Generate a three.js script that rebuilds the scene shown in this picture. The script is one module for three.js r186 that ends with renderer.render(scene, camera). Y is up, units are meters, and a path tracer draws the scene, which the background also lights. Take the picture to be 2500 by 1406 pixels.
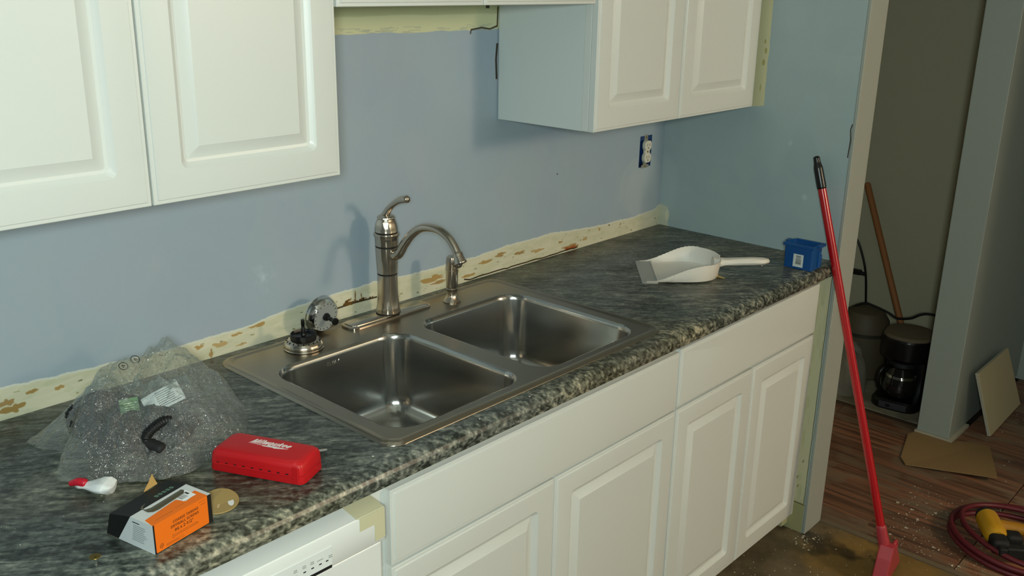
import * as THREE from 'three';
import { RoundedBoxGeometry } from 'three/addons/geometries/RoundedBoxGeometry.js';
import { TextGeometry } from 'three/addons/geometries/TextGeometry.js';
import { FontLoader } from 'three/addons/loaders/FontLoader.js';
import { mergeGeometries, mergeVertices, toCreasedNormals } from 'three/addons/utils/BufferGeometryUtils.js';
import { RectAreaLightUniformsLib } from 'three/addons/lights/RectAreaLightUniformsLib.js';

// ---------------------------------------------------------------- camera, light, exposure
const scene = new THREE.Scene();
const camera = new THREE.PerspectiveCamera(33.399, 2500 / 1406, 0.05, 40);
camera.position.set(-2.65046, 1.69043, 1.73298);
camera.up.set(0.216138, 0.951395, -0.219391);
camera.lookAt(-2.65046 + 0.706701, 1.69043 - 0.307487, 1.73298 - 0.637201);
const renderer = new THREE.WebGLRenderer({ antialias: true });
renderer.toneMapping = THREE.LinearToneMapping;
renderer.toneMappingExposure = 1.0;
renderer.shadowMap.enabled = true;
scene.background = new THREE.Color(0x000000);
RectAreaLightUniformsLib.init();
const UNSEEN_LAMP = { pos: [-2.79, 1.74, 1.87], aim: [-0.9, 0.85, 0.15], size: 0.16, color: [0.85, 1.0, 0.95], power: 320 };  // unseen cool lamp behind the camera, placed to light the sink wall
const UNSEEN_GLOBE = { pos: [0.25, 2.16, 4.0], r: 0.235, color: [1.0, 0.79, 0.54], power: 7.6 };  // unseen warm lamp, placed so the wall cabinet and faucet cast their shadows

// ---------------------------------------------------------------- helpers
const V = (x, y, z) => new THREE.Vector3(x, y, z);
let seed = 12345;
const rnd = () => { seed = (seed + 0x6d2b79f5) | 0; let t = Math.imul(seed ^ (seed >>> 15), 1 | seed); t = (t + Math.imul(t ^ (t >>> 7), 61 | t)) ^ t; return ((t ^ (t >>> 14)) >>> 0) / 4294967296; };
const rr = (a, b) => a + (b - a) * rnd();
function hash(x, y, s) { let h = Math.imul(x, 374761393) + Math.imul(y, 668265263) + Math.imul(s, 982451653); h = Math.imul(h ^ (h >>> 13), 1274126177); return ((h ^ (h >>> 16)) >>> 0) / 4294967296; }
function vnoise(x, y, s = 0) {
  const ix = Math.floor(x), iy = Math.floor(y), fx = x - ix, fy = y - iy, u = fx * fx * (3 - 2 * fx), v = fy * fy * (3 - 2 * fy);
  const a = hash(ix, iy, s), b = hash(ix + 1, iy, s), c = hash(ix, iy + 1, s), d = hash(ix + 1, iy + 1, s);
  return a + (b - a) * u + (c - a) * v + (a - b - c + d) * u * v;
}
function fbm(x, y, o = 4, s = 0) { let a = 0.5, t = 0, n = 0; for (let i = 0; i < o; i++) { t += a * vnoise(x, y, s + i * 17); n += a; a *= 0.5; x *= 2.03; y *= 2.03; } return t / n; }
const smooth = THREE.MathUtils.smoothstep, lerp = THREE.MathUtils.lerp, clamp = THREE.MathUtils.clamp;
const used = {};
function numbered(n) { used[n] = (used[n] || 0) + 1; return used[n] === 1 ? n : n + '_' + String(used[n] - 1).padStart(3, '0'); }
function mesh(geo, mat) { const m = new THREE.Mesh(geo, mat); m.castShadow = m.receiveShadow = true; return m; }
function part(name, geo, mat, parent) { const m = mesh(geo, mat); m.name = name; parent.add(m); return m; }
function thing(name, label, category, [x, y, z] = [0, 0, 0], turn = 0, group) {
  const o = new THREE.Group(); o.name = numbered(name); o.position.set(x, y, z); o.rotation.y = turn;
  o.userData = { label, category }; if (group) o.userData.group = group;
  scene.add(o); return o;
}
function solo(name, label, category, geo, mat, group) {
  const o = mesh(geo, mat); o.name = numbered(name); o.userData = { label, category }; if (group) o.userData.group = group;
  scene.add(o); return o;
}
function struct(name, geo, mat) { const o = mesh(geo, mat); o.name = name; o.userData = { kind: 'structure' }; scene.add(o); return o; }
const clean = (g) => { g = g.index ? g.toNonIndexed() : g; for (const k of Object.keys(g.attributes)) if (!['position', 'normal', 'uv'].includes(k)) g.deleteAttribute(k); if (!g.attributes.uv) g.setAttribute('uv', new THREE.BufferAttribute(new Float32Array(g.attributes.position.count * 2), 2)); if (!g.attributes.normal) g.computeVertexNormals(); return g; };
const merge = (list) => mergeGeometries(list.map(clean));
function box(x0, x1, y0, y1, z0, z1, r = 0) {
  const w = x1 - x0, h = y1 - y0, d = z1 - z0;
  const g = r > 0 ? new RoundedBoxGeometry(w, h, d, 2, Math.min(r, w / 2.01, h / 2.01, d / 2.01)) : new THREE.BoxGeometry(w, h, d);
  g.translate((x0 + x1) / 2, (y0 + y1) / 2, (z0 + z1) / 2); return g;
}
const lathe = (pts, n = 40) => { const g = new THREE.LatheGeometry(pts.map(([r, y]) => new THREE.Vector2(Math.max(r, 0.00001), y)), n); return toCreasedNormals(g, 0.6); };
const curve = (pts, t = 0.5) => new THREE.CatmullRomCurve3(pts.map((p) => V(...p)), false, 'catmullrom', t);
// tube with a radius that changes along its length; closed rounded ends
function taperTube(pts, rads, n = 40, m = 16, caps = true) {
  const c = curve(pts), fr = c.computeFrenetFrames(n, false), rings = [];
  const rad = (t) => { const k = t * (rads.length - 1), i = Math.min(Math.floor(k), rads.length - 2); return lerp(rads[i], rads[i + 1], k - i); };
  const ring = (p, N, B, r) => { const a = []; for (let j = 0; j < m; j++) { const t = (j / m) * Math.PI * 2; a.push(p.clone().addScaledVector(N, Math.cos(t) * r).addScaledVector(B, Math.sin(t) * r)); } return a; };
  const P = c.getSpacedPoints(n);
  if (caps) for (const k of [0.02, 0.5, 0.85]) { const r = rad(0); rings.push(ring(P[0].clone().addScaledVector(fr.tangents[0], -r * 0.6 * Math.sqrt(1 - k * k)), fr.normals[0], fr.binormals[0], r * k)); }
  for (let i = 0; i <= n; i++) rings.push(ring(P[i], fr.normals[i], fr.binormals[i], rad(i / n)));
  if (caps) for (const k of [0.85, 0.5, 0.02]) { const r = rad(1); rings.push(ring(P[n].clone().addScaledVector(fr.tangents[n], r * 0.6 * Math.sqrt(1 - k * k)), fr.normals[n], fr.binormals[n], r * k)); }
  return loft(rings, true, false, Math.PI);
}
// loft: rings of equal point count joined into one surface
function loft(rings, closed = true, capEnds = false, crease = 0.5) {
  const n = rings[0].length, pos = [], idx = [], uv = [];
  rings.forEach((r, i) => r.forEach((p, j) => { pos.push(p.x, p.y, p.z); uv.push(j / n, i / (rings.length - 1)); }));
  const m = closed ? n : n - 1;
  for (let i = 0; i < rings.length - 1; i++) for (let j = 0; j < m; j++) { const a = i * n + j, b = i * n + ((j + 1) % n), c = a + n, d = b + n; idx.push(a, b, d, a, d, c); }
  if (capEnds) for (const [i, flip] of capEnds === 'end' ? [[rings.length - 1, false]] : [[0, true], [rings.length - 1, false]]) {
    const c = rings[i].reduce((s, p) => s.add(p), V(0, 0, 0)).divideScalar(n), k = pos.length / 3; pos.push(c.x, c.y, c.z); uv.push(0.5, 0.5);
    for (let j = 0; j < n; j++) { const a = i * n + j, b = i * n + ((j + 1) % n); flip ? idx.push(k, b, a) : idx.push(k, a, b); }
  }
  const g = new THREE.BufferGeometry();
  g.setAttribute('position', new THREE.Float32BufferAttribute(pos, 3)); g.setAttribute('uv', new THREE.Float32BufferAttribute(uv, 2)); g.setIndex(idx);
  if (crease >= Math.PI) { g.computeVertexNormals(); return g.toNonIndexed(); }
  return toCreasedNormals(g, crease);
}
// rounded rectangle outline, k points per corner, in the plane given by put(a, b)
function rrect(x0, x1, y0, y1, r, k, put) {
  const out = []; r = Math.max(r, 1e-5);
  for (const [cx, cy, a0] of [[x1 - r, y1 - r, 0], [x0 + r, y1 - r, 1], [x0 + r, y0 + r, 2], [x1 - r, y0 + r, 3]])
    for (let i = 0; i <= k; i++) { const a = (a0 + i / k) * Math.PI / 2; out.push(put(cx + Math.cos(a) * r, cy + Math.sin(a) * r)); }
  return out;
}
function shapeRect(x0, x1, y0, y1, r, k = 8, path = new THREE.Shape()) { path.setFromPoints(rrect(x0, x1, y0, y1, r, k, (a, b) => new THREE.Vector2(a, b))); return path; }
function prism(pts, depth, bevel = 0) {   // an outline in x, y pushed along +z
  return new THREE.ExtrudeGeometry(new THREE.Shape(pts.map(([a, b]) => new THREE.Vector2(a, b))), { depth, bevelEnabled: bevel > 0, bevelSize: bevel, bevelThickness: bevel, bevelSegments: 2 });
}
function canvas(w, h, draw) { const c = document.createElement('canvas'); c.width = w; c.height = h; draw(c.getContext('2d'), w, h); const t = new THREE.CanvasTexture(c); t.colorSpace = THREE.SRGBColorSpace; t.anisotropy = 8; return t; }
function pixels(w, h, f, srgb = true) {
  const d = new Uint8Array(w * h * 4);
  for (let y = 0, i = 0; y < h; y++) for (let x = 0; x < w; x++, i += 4) { const c = f(x, y); d[i] = clamp(c[0], 0, 255); d[i + 1] = clamp(c[1], 0, 255); d[i + 2] = clamp(c[2], 0, 255); d[i + 3] = 255; }
  const t = new THREE.DataTexture(d, w, h); t.magFilter = THREE.LinearFilter; t.minFilter = THREE.LinearMipmapLinearFilter; t.generateMipmaps = true; t.wrapS = t.wrapT = THREE.RepeatWrapping;
  if (srgb) t.colorSpace = THREE.SRGBColorSpace; t.needsUpdate = true; return t;
}
function planarUV(g, fu, fv) { const p = g.attributes.position, uv = new Float32Array(p.count * 2); for (let i = 0; i < p.count; i++) { const v = V().fromBufferAttribute(p, i); uv[i * 2] = fu(v); uv[i * 2 + 1] = fv(v); } g.setAttribute('uv', new THREE.BufferAttribute(uv, 2)); return g; }
const std = (o) => new THREE.MeshStandardMaterial(o);
const phy = (o) => new THREE.MeshPhysicalMaterial(o);
const font = await new FontLoader().loadAsync('fonts/droid/droid_sans_bold.typeface.json');
function text(str, size, depth) { const g = new TextGeometry(str, { font, size, depth, curveSegments: 3 }); g.computeBoundingBox(); const b = g.boundingBox; g.translate(-(b.min.x + b.max.x) / 2, -(b.min.y + b.max.y) / 2, 0); return g; }

// ---------------------------------------------------------------- materials
const bumpFine = pixels(512, 512, (x, y) => { const v = 128 + 90 * (fbm(x / 9, y / 9, 3, 5) - 0.5) + 60 * (vnoise(x / 3, y / 3, 9) - 0.5); return [v, v, v]; }, false);
const BLUE = [0x9d, 0xb2, 0xc6];
const M = {
  hall: phy({ color: 0xa4ada6, roughness: 0.5, bumpMap: bumpFine, bumpScale: 0.0004 }),
  endFace: phy({ color: 0xa3a8a0, roughness: 0.5, bumpMap: bumpFine, bumpScale: 0.0004 }),
  blue: phy({ color: 0xa3b4c0, roughness: 0.42, bumpMap: bumpFine, bumpScale: 0.0004 }),
  ceiling: std({ color: 0xdcdad2, roughness: 0.9 }),
  white: phy({ color: 0xd9ddd9, roughness: 0.36 }),
  carcass: phy({ color: 0xd4dcda, roughness: 0.45 }),
  steel: phy({ color: 0xa0988a, metalness: 1, roughness: 0.33 }),
  bowl: phy({ color: 0xbcbcb8, metalness: 1, roughness: 0.2 }),
  nickel: phy({ color: 0xc6bcae, metalness: 1, roughness: 0.24 }),
  nickelDark: std({ color: 0x15130f, roughness: 0.6 }),
  chrome: phy({ color: 0xd6d6d2, metalness: 1, roughness: 0.12 }),
  blackRubber: phy({ color: 0x0b0c0e, roughness: 0.32 }),
  blackPlastic: phy({ color: 0x0c0c0d, roughness: 0.3 }),
  blackMatte: std({ color: 0x101011, roughness: 0.7 }),
  greyDisc: phy({ color: 0xaeb4b4, metalness: 0.35, roughness: 0.4 }),
  redCase: phy({ color: 0xc2121a, roughness: 0.42 }),
  redHandle: phy({ color: 0xb0101a, roughness: 0.22, clearcoat: 0.5, clearcoatRoughness: 0.15 }),
  redPlastic: phy({ color: 0xb83a44, roughness: 0.4, transmission: 0.15, thickness: 0 }),
  printWhite: std({ color: 0xe8e8e6, roughness: 0.6 }),
  dustpan: phy({ color: 0xe6e2d8, roughness: 0.42 }),
  outletBlue: phy({ color: 0x16386c, roughness: 0.5 }),
  blueBox: phy({ color: 0x0b4a88, roughness: 0.42 }),
  outlet: phy({ color: 0xdedccd, roughness: 0.35 }),
  dark: std({ color: 0x080706, roughness: 0.9 }),
  brass: phy({ color: 0xb59a52, metalness: 1, roughness: 0.25 }),
  yellow: phy({ color: 0xc4921c, roughness: 0.4 }),
  hose: phy({ color: 0x5c1420, roughness: 0.5 }),
  tape: std({ color: 0xcdcaa8, roughness: 0.7 }),
  appliance: phy({ color: 0xe8ecea, roughness: 0.3, clearcoat: 0.3, clearcoatRoughness: 0.2 }),
  darkBrown: std({ color: 0x2a1c10, roughness: 0.9 }),
};

// ---------------------------------------------------------------- room: walls
// the back wall's paint: blue, with bare cream drywall below the old backsplash line and yellowish bare board above y = 1.565
const WX0 = -2.6, WY0 = 0.86, WW = 2.6, WH = 0.86;
const stripTop = [[-2.6, 0.976], [-2.093, 0.974], [-1.945, 0.965], [-1.779, 0.958], [-1.588, 0.959], [-1.481, 0.973], [-1.307, 0.979], [-1.226, 0.981], [-1.113, 0.975], [-0.878, 0.975], [-0.749, 0.982], [-0.554, 0.982], [-0.358, 0.966], [-0.142, 0.962], [-0.026, 0.97], [-0.015, 0.976], [0, 0.98]];
const wallMap = canvas(2048, 680, (c, w, h) => {
  const X = (x) => (x - WX0) / WW * w, Y = (y) => h - (y - WY0) / WH * h, S = w / WW;
  c.fillStyle = '#a4b5c1'; c.fillRect(0, 0, w, h);
  // slightly uneven rolled paint
  for (let i = 0; i < 260; i++) { c.fillStyle = `rgba(${rnd() < 0.5 ? '158,176,190' : '170,186,198'},0.10)`; c.beginPath(); c.ellipse(rnd() * w, rnd() * h, rr(20, 90), rr(20, 120), 0, 0, 7); c.fill(); }
  // patched paint around the outlet and in the corner
  for (const [x, y, a, b, al] of [[-0.10, 1.05, 0.14, 0.11, 0.10], [-0.11, 1.06, 0.125, 0.10, 0.10], [-0.08, 1.04, 0.12, 0.10, 0.10], [-0.05, 1.0, 0.1, 0.07, 0.08]]) { c.fillStyle = `rgba(196,206,206,${al})`; c.beginPath(); c.ellipse(X(x), Y(y), a * S, b * S, 0.2, 0, 7); c.fill(); }
  for (let k = 0; k < 46; k++) { c.fillStyle = 'rgba(214,224,230,0.05)'; const q = rr(0, 6.28), d = rr(0, 0.028); c.beginPath(); c.ellipse(X(-1.535 + d * Math.cos(q)), Y(1.062 + d * 1.3 * Math.sin(q)), rr(0.003, 0.012) * S, rr(0.002, 0.007) * S, rr(0, 3), 0, 7); c.fill(); }
  c.fillStyle = '#2a2622'; c.fillRect(X(-0.545), Y(1.158), 3, 3);
  // bare board above the old upper edge
  c.fillStyle = '#c5c79a'; c.fillRect(X(-1.56), 0, X(-0.79) - X(-1.56), Y(1.6)); c.fillStyle = '#d6d6ac';
  c.beginPath(); c.moveTo(X(-1.56), Y(1.605)); for (let x = -1.56; x <= -0.79; x += 0.01) c.lineTo(X(x), Y(1.6 + 0.008 * fbm(x * 8, 3, 3, 2))); for (let x = -0.79; x >= -1.56; x -= 0.006) c.lineTo(X(x), Y(1.565 + 0.006 * (fbm(x * 30, 7, 3, 4) - 0.5))); c.fill();
  c.fillStyle = 'rgba(150,160,150,0.4)'; for (let i = 0; i < 60; i++) c.fillRect(X(rr(-1.5, -0.8)), Y(rr(1.566, 1.58)), rr(4, 30), 1.5);
  c.strokeStyle = '#3a2f20'; c.lineWidth = 3; c.beginPath(); c.moveTo(X(-0.9), Y(1.556)); c.lineTo(X(-0.897), Y(1.566)); c.lineTo(X(-0.86), Y(1.57)); c.lineTo(X(-0.83), Y(1.566)); c.lineTo(X(-0.803), Y(1.573)); c.lineTo(X(-0.801), Y(1.62)); c.stroke();
  c.lineWidth = 5; c.beginPath(); c.moveTo(X(-0.803), Y(1.44)); c.lineTo(X(-0.806), Y(1.49)); c.lineTo(X(-0.802), Y(1.53)); c.stroke();
  c.fillStyle = '#3a2f20'; c.fillRect(X(-0.845), Y(1.632), 10, 12);
  // bare cream strip
  const top = (x) => { let i = 1; while (i < stripTop.length - 1 && stripTop[i][0] < x) i++; const [a, b] = [stripTop[i - 1], stripTop[i]]; return lerp(a[1], b[1], clamp((x - a[0]) / (b[0] - a[0]), 0, 1)) + 0.006 * (fbm(x * 40, 1.5, 4, 31) - 0.5) + 0.002 * (fbm(x * 250, 4.5, 2, 33) - 0.5); };
  const edge = (dy) => { c.beginPath(); c.moveTo(0, h); for (let x = WX0; x <= 0.001; x += 0.0025) c.lineTo(X(x), Y(top(x) + dy)); c.lineTo(w, h); c.closePath(); };
  c.fillStyle = '#dcdfd2'; edge(0.0025); c.fill(); c.fillStyle = '#d8d6bc'; edge(-0.002); c.fill();
  c.save(); edge(-0.002); c.clip();
  for (let i = 0; i < 500; i++) { const x = rr(WX0, 0), y = rr(0.9, 0.98); c.fillStyle = rnd() < 0.5 ? 'rgba(226,224,200,0.22)' : 'rgba(190,196,160,0.2)'; c.beginPath(); c.ellipse(X(x), Y(y), rr(4, 40), rr(2, 8), -0.05, 0, 7); c.fill(); }
  // torn paper, glue and stains
  const torn = (x, y, a, b, col, k = 9) => { c.fillStyle = col; k *= 3; c.beginPath(); const s0 = rr(0, 999); for (let i = 0; i <= k; i++) { const t = i / k * 6.283, q = 0.35 + 1.1 * vnoise(2 * Math.cos(t) + s0, 2 * Math.sin(t), 77); const px = X(x + a * Math.cos(t) * q), py = Y(y + b * Math.sin(t) * q); i ? c.lineTo(px, py) : c.moveTo(px, py); } c.fill(); };
  const tan = ['#b5955c', '#ab8d5c', '#bfa472', '#a68850'];
  for (const [x, y, a, b] of [[-2.085, 0.944, 0.016, 0.008], [-2.04, 0.953, 0.010, 0.005], [-2.075, 0.93, 0.020, 0.010], [-2.11, 0.96, 0.012, 0.006], [-1.99, 0.945, 0.008, 0.004], [-1.70, 0.945, 0.010, 0.004], [-1.655, 0.938, 0.018, 0.006], [-1.565, 0.958, 0.022, 0.007], [-1.61, 0.95, 0.012, 0.003], [-1.675, 0.921, 0.005, 0.010], [-1.60, 0.925, 0.014, 0.003],
    [-1.03, 0.949, 0.040, 0.008], [-0.955, 0.949, 0.022, 0.012], [-1.005, 0.935, 0.030, 0.005], [-0.90, 0.93, 0.03, 0.004], [-0.84, 0.954, 0.030, 0.006], [-0.78, 0.962, 0.022, 0.005], [-0.70, 0.951, 0.020, 0.005], [-0.62, 0.944, 0.03, 0.005], [-0.47, 0.925, 0.040, 0.007], [-0.40, 0.938, 0.010, 0.006], [-0.33, 0.955, 0.006, 0.005], [-0.22, 0.952, 0.007, 0.003], [-0.52, 0.949, 0.014, 0.004]]) torn(x, y, a, b, tan[(rnd() * 4) | 0], 11);
  torn(-0.475, 0.921, 0.03, 0.006, '#a8562a', 11);
  for (let i = 0; i < 90; i++) torn(rr(WX0, 0), rr(0.915, 0.972), rr(0.001, 0.006), rr(0.0006, 0.002), ['#8d8a62', '#6b6440', '#a09a70'][(rnd() * 3) | 0], 6);
  for (let k = 0; k < 22; k++) torn(rr(-1.33, -1.23), 0.946 + rr(-0.006, 0.012) * rnd(), rr(0.002, 0.007), rr(0.0012, 0.0035), ['#6b4a1c', '#7d5c2a', '#4a3414'][(rnd() * 3) | 0], 8);
  c.lineWidth = 3; c.beginPath(); c.moveTo(X(-1.37), Y(0.942)); c.lineTo(X(-1.29), Y(0.945)); c.lineTo(X(-1.22), Y(0.943)); c.stroke(); torn(-1.305, 0.947, 0.014, 0.006, '#6b4a1c', 9);
  torn(-1.287, 0.962, 0.0016, 0.012, '#7a5a2c', 9); torn(-1.268, 0.958, 0.002, 0.008, '#84683a', 9);
  c.strokeStyle = '#2c1a0c'; c.lineWidth = 2.5; c.beginPath(); c.moveTo(X(-0.92), Y(0.922)); for (let x = -0.9; x < -0.42; x += 0.015) c.lineTo(X(x), Y(0.9165 + 0.003 * vnoise(x * 60, 2, 3))); c.stroke();
  c.strokeStyle = 'rgba(120,110,80,0.8)'; c.lineWidth = 2; for (const x of [-1.78]) { c.beginPath(); c.ellipse(X(x), Y(0.955), 7, 4, 0, 0, 7); c.stroke(); }
  c.restore();
});
wallMap.wrapS = wallMap.wrapT = THREE.ClampToEdgeWrapping;
const wallFinish = phy({ map: wallMap, roughness: 0.36, bumpMap: null });
// plane of the back wall with the outlet hole and the broken corner cut out of the board
{
  const s = shapeRect(-4, 0, 0, 2.44, 0, 1);
  const hole = new THREE.Path(); hole.setFromPoints([[-0.138, 1.121], [-0.072, 1.121], [-0.071, 1.221], [-0.137, 1.221]].map((p) => new THREE.Vector2(...p)));
  const corner = new THREE.Path(); corner.setFromPoints([[-0.0165, 0.9155], [-0.002, 0.9155], [-0.002, 0.953], [-0.0045, 0.953], [-0.009, 0.935]].map((p) => new THREE.Vector2(...p)));
  s.holes.push(hole, corner);
  const g = new THREE.ExtrudeGeometry(s, { depth: 0.016, bevelEnabled: false }); g.translate(0, 0, -0.016);
  planarUV(g, (v) => (v.x - WX0) / WW, (v) => (v.y - WY0) / WH);
  struct('wall_back', g, wallFinish);
  struct('wall_back_framing', box(-4, 0.0, 0, 2.44, -0.115, -0.075), M.darkBrown);
}
// right wall: a stub that ends at z = 0.63; kitchen face blue with cream drywall strips
const RW = 0.64, rightMap = canvas(640, 1640, (c, w, h) => {
  const X = (z) => z / RW * w, Y = (y) => h - y / 1.64 * h, S = w / RW;
  c.fillStyle = '#a3b5b8'; c.fillRect(0, 0, w, h);
  for (let i = 0; i < 160; i++) { c.fillStyle = `rgba(${rnd() < 0.5 ? '156,174,178' : '168,186,190'},0.12)`; c.beginPath(); c.ellipse(rnd() * w, rnd() * h, rr(20, 90), rr(20, 120), 0, 0, 7); c.fill(); }
  for (const [a, b] of [[0.07, 0.11], [0.062, 0.1], [0.05, 0.09]]) { c.fillStyle = 'rgba(184,198,200,0.14)'; c.beginPath(); c.ellipse(0, Y(1.05), a * S, b * S, 0, 0, 7); c.fill(); }
  c.fillStyle = '#c4c8b4'; c.beginPath(); c.moveTo(0, Y(0.985)); c.lineTo(X(0.03), Y(0.978)); c.lineTo(X(0.036), Y(0.955)); c.lineTo(X(0.034), Y(0.935)); c.lineTo(X(0.04), Y(0.9)); c.lineTo(0, Y(0.9)); c.fill();
  c.fillStyle = 'rgba(215,215,190,0.8)'; c.beginPath(); c.ellipse(X(0.03), Y(0.95), 0.008 * S, 0.02 * S, 0, 0, 7); c.fill();
  // bare yellow edge beside the wall cabinet
  c.fillStyle = '#d2cda4'; c.beginPath(); c.moveTo(X(0.26), 0); c.lineTo(X(0.342), 0); for (let y = 1.64; y > 1.33; y -= 0.01) c.lineTo(X(0.342 + 0.006 * (fbm(y * 40, 2, 3, 8) - 0.5)), Y(y)); c.lineTo(X(0.26), Y(1.328)); c.fill();
  c.fillStyle = 'rgba(150,140,70,0.6)'; for (let i = 0; i < 4; i++) { c.beginPath(); c.ellipse(X(rr(0.318, 0.338)), Y(rr(1.34, 1.62)), rr(2, 5), rr(5, 16), 0, 0, 7); c.fill(); }
  // bare green board in front of the base cabinet
  c.fillStyle = '#cdcbac'; c.fillRect(X(0.45), Y(0.872), X(0.618) - X(0.45), h);
  c.fillStyle = 'rgba(160,168,112,0.16)'; for (let i = 0; i < 90; i++) { c.beginPath(); c.ellipse(X(rr(0.5, 0.615)), Y(rr(0.0, 0.86)), rr(2, 7), rr(8, 40), 0, 0, 7); c.fill(); }
  c.strokeStyle = 'rgba(70,72,50,0.9)'; c.lineWidth = 2; c.beginPath(); c.moveTo(X(0.617), Y(0.88)); for (let y = 0.88; y > 0.05; y -= 0.02) c.lineTo(X(0.617 + 0.002 * (fbm(y * 50, 4, 2, 3) - 0.5)), Y(y)); c.stroke();
  c.fillStyle = '#a9a77c'; c.fillRect(X(0.5), Y(0.105), X(0.62) - X(0.5), h); c.strokeStyle = '#3c3a28'; c.beginPath(); c.moveTo(X(0.5), Y(0.105)); c.lineTo(X(0.62), Y(0.1)); c.stroke();
  c.fillStyle = 'rgba(75,59,24,0.4)'; for (const [z, y] of [[0.585, 0.19], [0.59, 0.16], [0.598, 0.25], [0.56, 0.06]]) { c.beginPath(); c.ellipse(X(z), Y(y), 2.5, 7, 0.3, 0, 7); c.fill(); }
  // crack and chips at the outer edge
  c.strokeStyle = '#32281e'; c.lineWidth = 3; c.beginPath(); c.moveTo(X(0.6205), Y(1.315)); c.lineTo(X(0.617), Y(1.30)); c.lineTo(X(0.6205), Y(1.27)); c.lineTo(X(0.618), Y(1.22)); c.stroke();
  c.fillStyle = 'rgba(196,208,214,0.35)'; for (const [z, y] of [[0.5, 1.09], [0.505, 1.085], [0.44, 1.24]]) { c.beginPath(); c.ellipse(X(z), Y(y), 6, 9, 0.5, 0, 7); c.fill(); }
});
rightMap.wrapS = rightMap.wrapT = THREE.ClampToEdgeWrapping;
{
  const g = box(0, 0.1, 0, 2.44, -0.115, 0.622); planarUV(g, (v) => v.z / RW, (v) => v.y / 1.64);
  struct('wall_right', g, phy({ map: rightMap, roughness: 0.4 }));
  const e = box(-0.0005, 0.1145, 0, 2.44, 0.6222, 0.632, 0.002); struct('trim_1', e, M.endFace);
  struct('wall_right_hall', box(0.1, 0.114, 0, 2.44, -0.3, 0.622), M.blue);
}
struct('wall_left', box(-4.1, -4, 0, 2.44, -0.115, 5), M.blue);
struct('wall_rear', box(-4.1, 2.0, 0, 2.44, 5, 5.1), M.blue);
struct('wall_far', box(1.885, 2.0, 0, 2.44, 0.7, 5), M.hall);
struct('wall_column', box(1.003, 1.9, 0.012, 2.44, 0.615, 0.738, 0.003), M.hall);
struct('wall_closet', box(1.75, 1.9, 0, 2.44, -0.3, 0.62), std({ color: 0xbab59a, roughness: 0.7 }));
struct('wall_closet_side', box(0.0, 1.9, 0, 2.44, -0.42, -0.3), M.hall);
struct('wall_unseen_blocker', box(0.62, 1.885, 0, 2.44, 2.3, 2.4), M.hall);  // unseen, out of view, placed to keep the globe light off the hall
struct('ceiling', box(-4.1, 2.0, 2.44, 2.54, -0.42, 5.1), M.ceiling);
struct('trim_2', box(0.996, 1.2, 0, 0.012, 0.609, 0.752), std({ color: 0xb8b2a0, roughness: 0.8 }));

// ---------------------------------------------------------------- floors
{
  const t = pixels(1024, 1024, (px, py) => {
    const x = -2.4 + px / 1024 * 2.6, z = 0.4 + py / 1024 * 2.6;
    const n = fbm(x * 9, z * 9, 5, 3), m = fbm(x * 40, z * 40, 3, 23), k = 0.5 + 0.7 * (n - 0.5) + 0.4 * (m - 0.5);
    let c = [lerp(62, 128, k), lerp(54, 112, k), lerp(38, 86, k)];
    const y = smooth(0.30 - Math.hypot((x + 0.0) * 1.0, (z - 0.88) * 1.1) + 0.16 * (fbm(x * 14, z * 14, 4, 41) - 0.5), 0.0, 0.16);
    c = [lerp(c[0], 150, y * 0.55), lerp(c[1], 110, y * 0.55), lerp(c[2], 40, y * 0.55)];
    const d = smooth(fbm(x * 7 + 4, z * 7, 4, 71), 0.52, 0.66); c = c.map((v) => v * (1 - 0.5 * d));
    return c;
  });
  t.wrapS = t.wrapT = THREE.MirroredRepeatWrapping;
  const g = box(-4.1, 2.0, -0.1, -0.012, -0.42, 5.1); struct('floor_slab', g, M.darkBrown);
  const f = box(-4.1, 0.128, -0.012, 0, -0.115, 5.1); planarUV(f, (v) => (v.x + 2.4) / 2.6, (v) => (v.z - 0.4) / 2.6);
  struct('floor', f, phy({ map: t, roughness: 0.55, bumpMap: bumpFine, bumpScale: 0.001 }));
  const cf = box(1.078, 1.75, -0.012, 0.004, -0.3, 0.62, 0.002);
  const ct = pixels(256, 256, (x, y) => { const k = fbm(x / 30, y / 30, 4, 13); return [150 * (0.7 + 0.5 * k), 142 * (0.7 + 0.5 * k), 120 * (0.7 + 0.5 * k)]; });
  struct('floor_closet', planarUV(cf, (v) => v.x * 2, (v) => v.z * 2), std({ map: ct, roughness: 0.8 }));
  struct('trim_3', box(1.052, 1.078, -0.012, 0.001, -0.3, 0.62), std({ color: 0x4a3a26, roughness: 0.9 }));
}
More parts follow.
